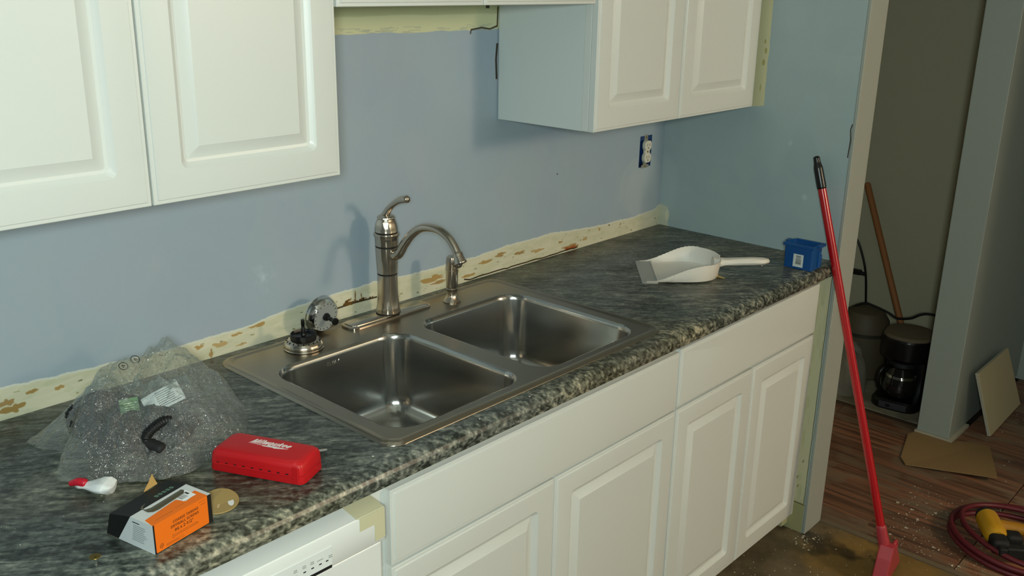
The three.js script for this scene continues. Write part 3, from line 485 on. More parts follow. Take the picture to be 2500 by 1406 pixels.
// ---------------------------------------------------------------- screw box with its oval cut-out
{
  const o = thing('screw_box', 'orange, white and black cardboard box of drywall screws lying on the countertop', 'box', [-2.119, CT + 0.0005, 0.5925], 0.2);
  const w = 0.1045, H = 0.0462;
  const front = canvas(1024, 448, (c, W, h) => {
    c.fillStyle = '#14120f'; c.fillRect(0, 0, W, h); c.fillStyle = '#f2730c'; shapeC(c, 26, -8, W - 70, h - 10, 18); c.fill();
    c.fillStyle = '#4a2406'; c.textAlign = 'center'; c.font = 'bold 58px sans-serif'; c.fillText('COARSE THREAD', 560, 128); c.fillText('DRYWALL SCREWS', 540, 194); c.font = 'bold 66px sans-serif'; c.fillText('#6 x 2-1/2"', 520, 266);
    c.strokeStyle = '#6b3408'; c.lineWidth = 5; c.beginPath(); c.moveTo(330, 310); c.lineTo(720, 310); c.lineTo(760, 322); c.lineTo(720, 334); c.lineTo(330, 334); c.lineTo(312, 348); c.lineTo(312, 296); c.closePath(); c.stroke();
    c.strokeStyle = '#3a1c04'; c.lineWidth = 6; c.beginPath(); c.arc(118, 366, 30, 0, 7); c.stroke(); c.beginPath(); c.moveTo(118, 346); c.lineTo(118, 386); c.moveTo(98, 366); c.lineTo(138, 366); c.stroke();
    c.fillStyle = 'rgba(60,28,4,0.5)'; for (let k = 0; k < 3; k++) c.fillRect(190, 380 + k * 14, rr(180, 330), 5); c.fillRect(830, 84, 90, 7); c.fillRect(800, 40, 120, 5);
  });
  function shapeC(c, x, y, x1, y1, r) { c.beginPath(); c.moveTo(x + r, y); c.lineTo(x1 - r, y); c.arcTo(x1, y, x1, y + r, r); c.lineTo(x1, y1 - r); c.arcTo(x1, y1, x1 - r, y1, r); c.lineTo(x + r, y1); c.arcTo(x, y1, x, y1 - r, r); c.lineTo(x, y + r); c.arcTo(x, y, x + r, y, r); }
  const top = canvas(1024, 448, (c, W, h) => {     // v = 0 at the front fold
    c.fillStyle = '#d3d6d6'; c.fillRect(0, 0, W, h); c.fillStyle = '#f2730c'; c.beginPath(); c.moveTo(0, h); c.lineTo(40, 250); c.lineTo(640, 200); c.lineTo(690, 330); c.lineTo(880, 300); c.lineTo(905, 220); c.lineTo(W - 60, 220); c.lineTo(W - 60, h); c.fill();
    c.fillStyle = '#f0f2f2'; c.fillRect(670, 110, 230, 200); c.fillStyle = '#303030'; let x = 690; while (x < 800) { const b = rr(3, 9); c.fillRect(x, 170, b, 90); x += b + rr(3, 8); } c.fillRect(835, 150, 36, 70);
    c.fillStyle = 'rgba(90,60,30,0.5)'; c.fillRect(120, 370, 300, 8); c.fillRect(480, 345, 160, 7);
  });
  const side = canvas(512, 256, (c, W, h) => { c.fillStyle = '#cfd6d8'; c.fillRect(0, 0, W, h); c.fillStyle = 'rgba(70,80,90,0.55)'; for (let k = 0; k < 9; k++) c.fillRect(250 - k * 6, 60 + k * 17, rr(110, 200), 6); c.fillStyle = '#222'; c.fillRect(245, 34, 90, 9); });
  const back = canvas(1024, 512, (c, W, h) => { c.fillStyle = '#0d0f0e'; c.fillRect(0, 0, W, h); c.fillStyle = '#6f9a80'; for (let k = 0; k < 5; k++) { c.fillRect(560 + k * 70, 50, 46, 34); c.fillStyle = '#0d0f0e'; c.fillRect(572 + k * 70, 60, 18, 14); c.fillStyle = '#6f9a80'; } c.fillStyle = '#5fae80'; c.fillRect(40, 300, 44, 90); c.fillStyle = '#dfe8e2'; c.fillRect(48, 316, 26, 30); });
  const card = (m) => std({ map: m, roughness: 0.55 });
  const quad = (p, uvw = [[0, 0], [1, 0], [1, 1], [0, 1]]) => { const g = new THREE.BufferGeometry(); g.setAttribute('position', new THREE.Float32BufferAttribute(p.flat(), 3)); g.setAttribute('uv', new THREE.Float32BufferAttribute(uvw.flat(), 2)); g.setIndex([0, 1, 2, 0, 2, 3]); g.computeVertexNormals(); return g; };
  const A = [0, 0, 0], B = [w, 0, 0], C = [w, H, 0], D = [0, H, 0], E = [0, H, -0.046], F = [w, H, -0.052], G = [0, 0.036, -0.092], Hh = [w, 0.040, -0.095], I = [0, 0, -0.104], J = [w, 0, -0.106];
  part('front_panel', quad([A, B, C, D]), card(front), o);
  part('top_panel', quad([D, C, F, E]), card(top), o);
  part('back_panel', merge([quad([E, F, Hh, G], [[0, 1], [1, 1], [1, 0.6], [0, 0.6]].map(([a, b]) => [a, b])), quad([G, Hh, J, I], [[0, 0.6], [1, 0.6], [1, 0], [0, 0]])]), card(back), o);
  { const s = [A, D, E, [0, 0, -0.078]]; part('end_panel', quad([s[3], s[0], s[1], s[2]], [[0, 0], [1, 0], [1, 1], [0.45, 1]]), card(side), o); const d = [[0, 0, -0.078], E, G, I].map(([x, y, z]) => [x + 0.0002, y, z]); part('end_flap', quad([d[0], d[1], d[2], d[3]].reverse()), std({ color: 0x0d0f0e, roughness: 0.55 }), o); }
  { const p = [B, J, Hh, F]; part('end_panel', merge([quad([B, J, Hh, C]), quad([C, Hh, F, C])]), std({ color: 0x15130f, roughness: 0.6 }), o); }
  part('base_panel', quad([A, I, J, B]), std({ color: 0xb09468, roughness: 0.8 }), o);
  const win = prism([[0.020, 0.034], [0.025, 0.028], [0.034, 0.027], [0.084, 0.033], [0.090, 0.040], [0.088, 0.064], [0.078, 0.070], [0.030, 0.058], [0.022, 0.052]], 0.0004); win.rotateX(-Math.PI / 2); win.translate(0, H + 0.0005, 0);
  { const p = win.attributes.position; for (let i = 0; i < p.count; i++) { const z = p.getZ(i); if (z < -0.047) p.setY(i, p.getY(i) - (-0.047 - z) * 0.2); } win.computeVertexNormals(); }
  part('window', win, phy({ color: 0x55503c, roughness: 0.25 }), o);
  const fl = prism([[0.056, -0.001], [0.082, 0.001], [0.080, 0.018], [0.071, 0.010], [0.062, 0.004]], 0.0006); fl.rotateX(-0.5); fl.translate(0.006, 0.040, -0.096); part('inner_flap', fl, std({ color: 0xb08c50, roughness: 0.8 }), o);
  // punched-out oval
  const s = new THREE.Shape(); s.absellipse(0, 0, 0.034, 0.030, 0, Math.PI * 2);
  const g = new THREE.ExtrudeGeometry(s, { depth: 0.0012, bevelEnabled: true, bevelSize: 0.0006, bevelThickness: 0.0004, bevelSegments: 1, curveSegments: 40 }); g.rotateX(-Math.PI / 2);
  { const p = g.attributes.position; for (let i = 0; i < p.count; i++) p.setY(i, p.getY(i) + 0.004 * Math.max(0, p.getX(i) / 0.034) ** 2); g.computeVertexNormals(); }
  const c = thing('oval_cutout', 'tan oval cardboard cut-out lying flat beside the screw box', 'cardboard', [-1.983, CT + 0.0012, 0.532], 0.9);
  part('card', g, phy({ color: 0xa98f5a, roughness: 0.4 }), c);
  part('printed_mark', merge([0, 1, 2, 3].map((k) => box(-0.012 + k * 0.003, -0.0105 + k * 0.003, 0.0017, 0.0019, -0.022, -0.011))), M.dark, c);
  const wp = new THREE.Shape(); wp.absellipse(0, 0, 0.011, 0.0045, 0, Math.PI * 2); part('painted_glare', new THREE.ShapeGeometry(wp, 20).rotateX(-Math.PI / 2).rotateY(0.2).translate(-0.004, 0.0019, 0.019), M.printWhite, c);  // pale ellipse paints a spot of glare onto the card
  part('slit', box(-0.018, -0.004, 0.0017, 0.0019, 0.0, 0.003), std({ color: 0xd0b488, roughness: 0.6 }), c);
}

// ---------------------------------------------------------------- small things near the left end of the counter
{
  const g = loft([[0.0005, 0], [0.010, 0.002], [0.0135, 0.008], [0.0125, 0.016], [0.008, 0.026], [0.0055, 0.034], [0.0052, 0.042], [0.004, 0.046], [0.0005, 0.047]].map(([r, t]) => { const a = []; for (let j = 0; j < 18; j++) { const q = j / 18 * 6.283, k = 1 + 0.14 * Math.sin(q * 3 + t * 90); a.push(V(-t, 0.0095 + r * 0.72 * Math.sin(q) * k, r * Math.cos(q) * k + 0.12 * t)); } return a; }), true, false, 1.2);
  const o = thing('plastic_nozzle', 'small white plastic nozzle with a red end, lying beside the plastic bag', 'nozzle', [-2.079, CT, 0.392], -1.03);
  o.scale.setScalar(1.3); part('body', g, phy({ color: 0xe6eaea, roughness: 0.3 }), o);
  part('red_tip', taperTube([[-0.036, 0.012, 0.004], [-0.044, 0.0135, 0.0055], [-0.053, 0.011, 0.007]], [0.0058, 0.005, 0.0035], 10, 12), phy({ color: 0xc01c30, roughness: 0.3 }), o);
  const s = thing('screw', 'brass-headed screw standing upright on the countertop near its front left corner', 'screw', [-2.188, CT, 0.560]);
  part('head', lathe([[0.001, 0.0155], [0.004, 0.0158], [0.0074, 0.0168], [0.0078, 0.0162], [0.0055, 0.0145], [0.002, 0.0125], [0.001, 0.0125]], 28), M.brass, s);
  part('shank', lathe([[0.0007, -0.001], [0.0016, 0.001], [0.0016, 0.0035], [0.0021, 0.004], [0.0016, 0.0045], [0.0016, 0.006], [0.0021, 0.0065], [0.0016, 0.007], [0.0018, 0.0126]], 12), M.chrome, s);
}
// plastic bag and what lies in it
{
  const h = thing('corrugated_hose', 'black ribbed plastic hose bundled inside the clear plastic bag', 'hose', [-1.985, CT, 0.265]);
  const pts = []; for (let i = 0; i <= 110; i++) { const t = i / 110, a = t * Math.PI * 2 * 8.5; pts.push([(0.052 + 0.006 * Math.sin(i * 1.7)) * Math.cos(a) * (1 - 0.1 * t) - 0.022 + 0.05 * t, 0.043 + (0.031 + 0.004 * Math.sin(i * 2.3)) * Math.sin(a) * (1 - 0.25 * t), -0.085 + 0.17 * t]); }
  const c = curve(pts), N = 3200, fr = c.computeFrenetFrames(N, false), P = c.getSpacedPoints(N), rings = [];
  for (let i = 0; i <= N; i++) { const r = 0.0092 + 0.0007 * Math.sin(i * 1.05), a = []; for (let j = 0; j < 8; j++) { const q = j / 8 * 6.2832; a.push(P[i].clone().addScaledVector(fr.normals[i], Math.cos(q) * r).addScaledVector(fr.binormals[i], Math.sin(q) * r)); } rings.push(a); }
  part('ribbed_tube', loft(rings, true, true, Math.PI), phy({ color: 0x0d0e0e, roughness: 0.5 }), h);
  part('cuff', taperTube([pts[110], [pts[110][0] + 0.01, pts[110][1] - 0.006, pts[110][2] + 0.024]], [0.0115, 0.011], 6, 18), M.blackMatte, h);
  const flat = canvas(256, 320, (k, W, H) => { k.fillStyle = '#3d6b34'; k.fillRect(0, 0, W, H); k.fillStyle = '#b9cfa8'; for (let r = 0; r < 9; r++) k.fillRect(60 + (r % 2) * 8, 50 + r * 24, 90 + rnd() * 50, 9); });
  const tagB = thing('hang_tag', 'green printed card seen through the clear plastic bag', 'tag', [-1.991, 0.987, 0.285]);
  part('card', planarUV(box(-0.015, 0.015, -0.025, 0.025, -0.0005, 0.0005), (v) => v.x / 0.03 + 0.5, (v) => v.y / 0.05 + 0.5), std({ map: flat, roughness: 0.5 }), tagB); tagB.rotation.set(-0.45, -0.35, -0.12);
  const lab = canvas(320, 200, (k, W, H) => { k.fillStyle = '#d4dadc'; k.fillRect(0, 0, W, H); k.fillStyle = '#3a3f42'; for (let r = 0; r < 8; r++) k.fillRect(110, 20 + r * 21, 120 + rnd() * 70, 6); });
  const slip = thing('paper_slip', 'white printed paper slip curled inside the clear plastic bag', 'label', [-1.93, 0.992, 0.282]);
  const sg = new THREE.PlaneGeometry(0.066, 0.034, 12, 4); { const p = sg.attributes.position; for (let i = 0; i < p.count; i++) p.setZ(i, 0.008 * Math.sin((p.getX(i) + 0.033) * 45)); sg.computeVertexNormals(); } part('paper', sg, std({ map: lab, roughness: 0.5, side: THREE.DoubleSide }), slip); slip.rotation.set(-0.6, -0.4, 0.12);
  const cap = thing('plastic_fitting', 'glossy blue-green plastic fitting inside the bag between green card and white slip', 'fitting', [-1.958, 0.968, 0.292]);
  part('body', lathe([[0.001, -0.008], [0.017, -0.008], [0.02, -0.002], [0.018, 0.006], [0.008, 0.012], [0.001, 0.012]], 28), phy({ color: 0x1f5a66, roughness: 0.18 }), cap); part('spigot', new THREE.CylinderGeometry(0.006, 0.007, 0.03, 16).rotateZ(1.2).translate(0.022, 0.002, 0), phy({ color: 0x1f5a66, roughness: 0.18 }), cap); cap.rotation.set(-0.3, 0, -0.3);
  // film: footprint radius by direction, crumpled
  const C = [-1.925, 0.262], foot = [[0.155, 0.01], [0.125, 0.065], [0.015, 0.135], [-0.052, 0.155], [-0.11, 0.125], [-0.195, 0.03], [-0.15, -0.05], [-0.175, -0.142], [-0.09, -0.13], [0.01, -0.15], [0.12, -0.16], [0.16, -0.08]];
  const ang = foot.map(([x, z]) => [Math.atan2(z, x), Math.hypot(x, z)]).sort((a, b) => a[0] - b[0]);
  const rad = (t) => { const n = ang.length; for (let i = 0; i < n; i++) { const a = ang[i], b = ang[(i + 1) % n]; let d = b[0] - a[0]; if (d < 0) d += 6.2832; let q = t - a[0]; if (q < -1e-9) q += 6.2832; if (q <= d) return lerp(a[1], b[1], smooth(q / d, 0, 1)); } return ang[0][1]; };
  const peaks = [[0.055, -0.085, 0.128, 0.115], [-0.03, -0.085, 0.124, 0.105], [0.12, -0.06, 0.085, 0.085], [0.0, 0.03, 0.112, 0.12], [-0.085, -0.03, 0.118, 0.09], [-0.10, 0.03, 0.095, 0.09], [0.08, 0.05, 0.05, 0.08]];
  const crease = []; for (let i = 0; i < 46; i++) { const a = rr(0, Math.PI); crease.push([Math.cos(a), Math.sin(a), rr(-0.16, 0.16), rr(0.006, 0.03), rr(-0.012, 0.012)]); }
  const rs = [], K = 190, T = 76;
  for (let i = 0; i <= T; i++) { const t = i / T, a = []; for (let j = 0; j < K; j++) {
    const th = j / K * 6.2832 - 3.1416, R = rad(th) * (1 + 0.03 * (vnoise(j * 0.6, 3, 2) - 0.5)), q = Math.sin(t * Math.PI / 2), x = Math.cos(th) * R * q, z = Math.sin(th) * R * q;
    let hgt = 0; for (const [px, pz, H, S] of peaks) hgt = Math.max(hgt, H * Math.exp(-((x - px) ** 2 + (z - pz) ** 2) / (S * S))); hgt *= Math.pow(Math.max(0, 1 - Math.pow(q, 6)), 0.55); 
    for (const [cx, cz, d, wd, am] of crease) { const k = Math.abs(x * cx + z * cz - d) / wd; if (k < 1) hgt += am * (1 - k) * (1 - q * q) * (hgt * 8 + 0.15); }
    const fold = (f, sd) => Math.abs(vnoise(x * f + 40, z * f + 40, sd) - 0.5) * 2; hgt += (1 - q * q * 0.75) * (0.016 * (fold(26, 6) - 0.5) + 0.012 * (fold(62, 8) - 0.5) + 0.006 * (fold(140, 9) - 0.5));
    a.push(V(C[0] + x, CT + 0.002 + Math.max(0, hgt), C[1] + z)); } rs.push(a.reverse()); }
  const bagG = loft(rs, true, false, 0.2);
  const crinkle = pixels(512, 512, (x, y) => { const v = 128 + 220 * (Math.abs(fbm(x / 40, y / 40, 4, 51) - 0.5) - 0.12) + 110 * (Math.abs(vnoise(x / 11, y / 11, 52) - 0.5) - 0.25); return [v, v, v]; }, false);
  planarUV(bagG, (v) => v.x * 9, (v) => (v.z - v.y) * 9);
  const film = phy({ color: 0xf2f6f4, roughness: 0.13, transmission: 0.91, thickness: 0, ior: 1.8, side: THREE.DoubleSide, bumpMap: crinkle, bumpScale: 0.005 });
  const bag = thing('plastic_bag', 'crumpled clear plastic bag full of parts lying on the countertop', 'bag', [C[0], CT, C[1]]);
  part('film', rel(bag, bagG), film, bag);
  for (let [x, z, y] of [[-1.952, 0.192, 0], [-1.924, 0.180, 0]]) { let yy = 0; { const p = bagG.attributes.position; let bd = 9; for (let i = 0; i < p.count; i++) { const d = (p.getX(i) + bag.position.x - x) ** 2 + (p.getZ(i) + bag.position.z - z) ** 2; if (d < bd) { bd = d; yy = p.getY(i); } } } y = yy + 0.005; const r = new THREE.TorusGeometry(0.0075, 0.0007, 6, 28).rotateX(-0.9); r.translate(x - C[0], y - 0.004, z - C[1]); part('printed_symbol', merge([r, new THREE.TorusGeometry(0.003, 0.0007, 5, 3).rotateX(-0.9).translate(x - C[0], y - 0.004, z - C[1])]), std({ color: 0x2c302c, roughness: 0.6 }), bag); }
}

// ---------------------------------------------------------------- dustpan
{
  const o = thing('dustpan', 'white plastic dustpan with serrated rims lying on the countertop', 'dustpan', [-0.500, CT + 0.0005, 0.285], -0.863);
  // local x = from the lip to the handle, local z = across
  const prof = (s) => { // s 0 (lip) .. 1 (back): half width, wall height
    const w = s < 0.55 ? lerp(0.104, 0.108, s / 0.55) : 0.108 * Math.sqrt(Math.max(0, 1 - Math.pow((s - 0.55) / 0.45, 2.4)));
    return [w, 0.004 + 0.047 * smooth(s, 0.0, 0.75)]; };
  const D = 0.205, n = 40, outer = [], inner = [], N = 11;
  const row = (s, k) => { const [w, h] = prof(s), a = [], t = 0.0022 * k, ww = Math.max(w - t, 0.0003); const teeth = (s > 0.25 && s < 0.8) ? 0.0013 * ((Math.round(s * n)) % 2) : 0;
    const hh = h + teeth, x = s * D - (k ? 0 : 0);
    for (const [u, y] of [[-1.0, hh], [-0.99, hh * 0.7], [-0.965, hh * 0.35], [-0.91, hh * 0.1], [-0.8, 0], [0, 0], [0.8, 0], [0.91, hh * 0.1], [0.965, hh * 0.35], [0.99, hh * 0.7], [1.0, hh]]) a.push(V(x + (s > 0.55 ? 0.018 * ((y / h)) * (s - 0.55) : 0) - k * 0.0018 * s, y + (k ? 0.002 : 0) * (y < hh * 0.9 ? 1 : 0), u * ww)); return a; };
  const rowsO = [], rowsI = []; for (let i = 0; i <= n; i++) { const s = Math.min(i / n, 0.998); rowsO.push(row(s, 0)); rowsI.push(row(s, 1)); }
  const both = rowsO.map((r, i) => r.concat(rowsI[i].slice().reverse()));
  part('pan', loft(both, true, true, 0.6), M.dustpan, o);
  const lip = loft([[-0.012, 0.0008], [0, 0.0035], [0.03, 0.004]].map(([x, y]) => [V(x, 0.0002, -0.106), V(x, y, -0.106), V(x, y, 0.106), V(x, 0.0002, 0.106)]), true, true, 0.3);
  part('lip', lip, phy({ color: 0xc8c8c0, roughness: 0.3, transmission: 0.35, thickness: 0 }), o);
  part('fold_line', box(0.030, 0.034, 0.0045, 0.006, -0.1, 0.1, 0.0006), M.dustpan, o);
  const hs = [[0.192, 0.030, 0.020, 0.017], [0.205, 0.034, 0.015, 0.012], [0.225, 0.036, 0.0135, 0.0095], [0.26, 0.038, 0.0155, 0.009], [0.30, 0.040, 0.0165, 0.009], [0.33, 0.041, 0.014, 0.008], [0.345, 0.0415, 0.008, 0.005], [0.3485, 0.0415, 0.0005, 0.0005]].map(([x, y, a, b]) => { const r = []; for (let j = 0; j < 20; j++) { const q = j / 20 * 6.2832; r.push(V(x, y + b * 1.15 * Math.sin(q), a * 1.2 * Math.cos(q))); } return r; });
  part('handle', loft(hs, true, true, 1.0), M.dustpan, o);
}

// ---------------------------------------------------------------- blue electrical box
{
  const o = thing('electrical_box', 'blue plastic electrical box with a barcode sticker, standing open side up on the counter', 'electrical box', [-0.126, CT + 0.0005, 0.576], 0.02);
  const W = 0.029, D = 0.042, H = 0.071, t = 0.0025;
  const walls = loft([[0, 0, 0.0], [0, 0.002, 0], [0, H, 0], [t, H, 0], [t, t, 0]].map(([i, y]) => rrect(-W + i, W - i, -D + i, D - i, 0.004, 4, (a, b) => V(a * (1 + 0.06 * y / H), y, b * (1 + 0.03 * y / H))).reverse()), true, true, 0.5);
  part('shell', walls, M.blueBox, o);
  part('flange', merge([box(-W - 0.005, -W + 0.001, H - 0.008, H + 0.001, -D - 0.006, D + 0.004, 0.0015), box(W - 0.001, W + 0.006, H - 0.006, H + 0.001, -D * 0.9, D * 0.9, 0.0015), box(-0.012, 0.012, H - 0.004, H + 0.003, -D - 0.009, -D + 0.002, 0.001), box(-W * 0.3, W + 0.004, H - 0.006, H + 0.0015, D - 0.001, D + 0.010, 0.001)]), M.blueBox, o);
  part('nail_boss', merge([new THREE.CylinderGeometry(0.0045, 0.0045, 0.05, 12).translate(W * 0.35, 0.03, D + 0.002), new THREE.CylinderGeometry(0.004, 0.004, 0.034, 12).translate(W * 0.8, 0.022, D + 0.001)]), M.blueBox, o);
  const st = canvas(160, 220, (c, w, h) => { c.fillStyle = '#d2d8d4'; c.fillRect(0, 0, w, h); c.fillStyle = '#4c504c'; c.fillRect(44, 26, 74, 12); c.fillRect(44, 48, 84, 8); c.fillRect(44, 64, 70, 8); let y = 82; while (y < 176) { const b = rr(3, 7); c.fillRect(40, y, 88, b); y += b + rr(2, 6); } });
  part('barcode_sticker', planarUV(box(-W * 1.02 - 0.0012, -W * 1.02 - 0.0004, 0.006, 0.043, -0.014, 0.016), (v) => (v.z + 0.014) / 0.03, (v) => (v.y - 0.006) / 0.037), std({ map: st, roughness: 0.5 }), o);
}

// ---------------------------------------------------------------- wall outlet
{
  const o = thing('electrical_outlet', 'white duplex outlet without a cover plate in its blue box on the back wall', 'outlet', [-0.1045, 1.171, 0]);
  const a = merge([box(-0.034, -0.031, -0.05, 0.05, -0.06, -0.0005), box(0.031, 0.034, -0.05, 0.05, -0.06, -0.0005), box(-0.034, 0.034, -0.05, -0.047, -0.06, -0.0005), box(-0.034, 0.034, 0.047, 0.05, -0.06, -0.0005), box(-0.034, 0.034, -0.05, 0.05, -0.063, -0.06), box(-0.031, -0.006, 0.036, 0.0495, -0.012, -0.001), box(0.006, 0.031, 0.036, 0.0495, -0.012, -0.001)]);
  part('wall_box', a, M.outletBlue, o);
  part('yoke', merge([box(-0.009, 0.009, -0.053, 0.053, -0.0025, 0.0005), box(-0.02, 0.02, -0.053, -0.043, 0.0002, 0.0012)]), std({ color: 0xa8a89a, metalness: 0.6, roughness: 0.5 }), o);
  const face = (y) => { const s = new THREE.Shape(), r = 0.0172; const pts = []; for (let i = 0; i < 48; i++) { const q = i / 48 * 6.2832; pts.push(new THREE.Vector2(clamp(r * 1.0 * Math.cos(q), -0.0165, 0.0165), y + clamp(r * Math.sin(q), -0.0142, 0.0142))); } s.setFromPoints(pts); return new THREE.ExtrudeGeometry(s, { depth: 0.010, bevelEnabled: true, bevelSize: 0.001, bevelThickness: 0.001, bevelSegments: 2 }); };
  part('receptacle', merge([face(0.0195), face(-0.0195), box(-0.0125, 0.0125, -0.012, 0.012, 0, 0.0085, 0.001)]), M.outlet, o);
  const sl = []; for (const y of [0.0195, -0.0195]) sl.push(box(-0.0072, -0.0052, y - 0.002, y + 0.0065, 0.0105, 0.0113), box(0.0052, 0.007, y - 0.001, y + 0.0055, 0.0105, 0.0113), new THREE.CylinderGeometry(0.0024, 0.0024, 0.001, 12).rotateX(Math.PI / 2).translate(0, y - 0.0075, 0.011));
  const slotM = std({ color: 0x5c5a48, roughness: 0.7 }); for (const g of sl) part('slot', g, slotM, o);
  for (const g of [new THREE.CylinderGeometry(0.0032, 0.0032, 0.001, 14).rotateX(Math.PI / 2).translate(0, 0, 0.009), new THREE.CylinderGeometry(0.003, 0.003, 0.0012, 14).rotateX(Math.PI / 2).translate(0, -0.0485, 0.0014), new THREE.CylinderGeometry(0.003, 0.003, 0.0012, 14).rotateX(Math.PI / 2).translate(0, 0.0445, 0.0014)]) part('screw', g, M.brass, o);
}

// ---------------------------------------------------------------- broom
{
  const B = V(-0.066, 0.118, 0.9025), T = V(-0.034, 1.214, 0.5415), d = T.clone().sub(B), at = (t) => B.clone().addScaledVector(d, t);
  const o = thing('broom', 'red-handled broom with a black grip leaning on the end of the countertop', 'broom', [B.x, 0, B.z]);
  const tube = (a, b, r, seg = 24) => rel(o, new THREE.TubeGeometry(new THREE.LineCurve3(a, b), 4, r, seg));
  part('handle', tube(at(0.02), at(0.928), 0.0122), M.redHandle, o);
  const grip = rel(o, taperTube([at(0.924).toArray(), at(0.96).toArray(), at(0.985).toArray(), at(0.988).toArray(), at(1).toArray()], [0.0134, 0.0137, 0.0135, 0.0134, 0.013, 0.0098, 0.0092], 40, 20)); part('grip', grip, M.blackPlastic, o);
  part('ferrule', rel(o, taperTube([at(-0.03).toArray(), at(0.0).toArray(), at(0.045).toArray()], [0.017, 0.0165, 0.0148], 10, 24)), M.redPlastic, o);
  const hd = prism([[-0.03, 0.0], [-0.06, -0.068], [0.10, -0.068], [0.06, -0.02], [0.03, 0.012], [0.012, 0.030], [-0.012, 0.030]], 0.034, 0.004); hd.translate(0, 0, -0.017); hd.rotateY(0.12); hd.translate(B.x - 0.004, 0.088, B.z + 0.014);
  const base = part('head', rel(o, hd), M.redPlastic, o);
  const hk = new THREE.TorusGeometry(0.019, 0.0055, 10, 24, 4.2).rotateZ(-1.2).rotateY(0.12).translate(B.x + 0.030, 0.100, B.z + 0.022); part('hook', rel(o, hk), M.redPlastic, base);
  const br = []; for (let i = 0; i < 150; i++) { const u = rr(-0.056, 0.097), v = rr(-0.014, 0.014), g = new THREE.CylinderGeometry(0.0011, 0.0014, 0.024, 4).rotateX(rr(-0.25, 0.25)).rotateZ(rr(-0.3, 0.3)).translate(u, 0.0115, v).rotateY(0.12).translate(B.x - 0.004, 0, B.z + 0.014); br.push(g); }
  const bm = part('bristles', rel(o, merge(br)), M.blackMatte, o); bm.userData.kind = 'stuff';
}

// ---------------------------------------------------------------- small debris on the counter
{
  const o = thing('wall_anchor', 'tiny yellow plastic wall anchor lying on the counter by the dustpan', 'anchor', [-0.392, CT + 0.003, 0.466], -0.15);
  part('sleeve', taperTube([[0, 0, 0.016], [0.0, 0, -0.008]], [0.0012, 0.0026, 0.0028], 8, 10), phy({ color: 0xb39a5c, roughness: 0.5 }), o); part('collar', new THREE.CylinderGeometry(0.0042, 0.0038, 0.003, 14).rotateX(Math.PI / 2).translate(0, 0.0012, -0.0095), phy({ color: 0xc08a1c, roughness: 0.45 }), o);
  const list = []; const flake = (x, y, z, s) => { const g = new THREE.TetrahedronGeometry(s); g.scale(1, 0.35, rr(0.5, 1)); g.rotateY(rr(0, 6)); g.translate(x, y + s * 0.14, z); list.push(g); };
  for (let i = 0; i < 150; i++) { const x = rr(-2.3, -0.03), z = rr(0.03, 0.6); if ((x > SX0 - 0.01 && x < SX1 + 0.01) || (x > -0.62 && x < -0.2 && z > 0.2 && z < 0.56)) continue; flake(x, CT, z, rr(0.0007, 0.0019)); }
  for (const [x, z, s] of [[-0.20, 0.49, 0.004], [-0.56, 0.20, 0.003], [-1.49, 0.612, 0.004], [-1.72, 0.585, 0.004], [-1.35, 0.612, 0.003]]) flake(x, CT, z, s);
  const m = mesh(merge(list), std({ color: 0xcfcdc0, roughness: 0.8 })); m.name = 'counter_crumbs'; m.userData = { kind: 'stuff', label: 'white drywall crumbs sprinkled over the dark countertop', category: 'debris' }; scene.add(m);
}

// ---------------------------------------------------------------- hall and closet
{
  const chips = []; const chip = (x, z, s) => { const g = new THREE.TetrahedronGeometry(s); g.scale(1, 0.22, rr(0.3, 1)); g.rotateY(rr(0, 6)); g.translate(x, 0.0008 + s * 0.1, z); chips.push(g); };
  for (let i = 0; i < 330; i++) { const t = rr(0, 1), x = rr(0.14, 0.62), z = 0.76 + 0.34 * rnd() + 0.18 * (0.62 - x) * rnd(); chip(x, z, rr(0.001, 0.0045) * (rnd() < 0.16 ? 2.4 : 1)); }
  for (let i = 0; i < 160; i++) chip(rr(-0.35, 0.13), rr(0.55, 1.0), rr(0.001, 0.004)); for (let i = 0; i < 110; i++) chip(rr(0.6, 1.8), rr(0.78, 1.4), rr(0.001, 0.006)); for (let i = 0; i < 40; i++) chip(rr(-0.09, 0.02), rr(0.62, 0.70), rr(0.002, 0.007));
  const m = mesh(merge(chips), std({ color: 0xc3bda8, roughness: 0.8 })); m.name = 'floor_debris'; m.userData = { kind: 'stuff', label: 'pale plaster chips and crumbs scattered over the floor', category: 'debris' }; scene.add(m);
}
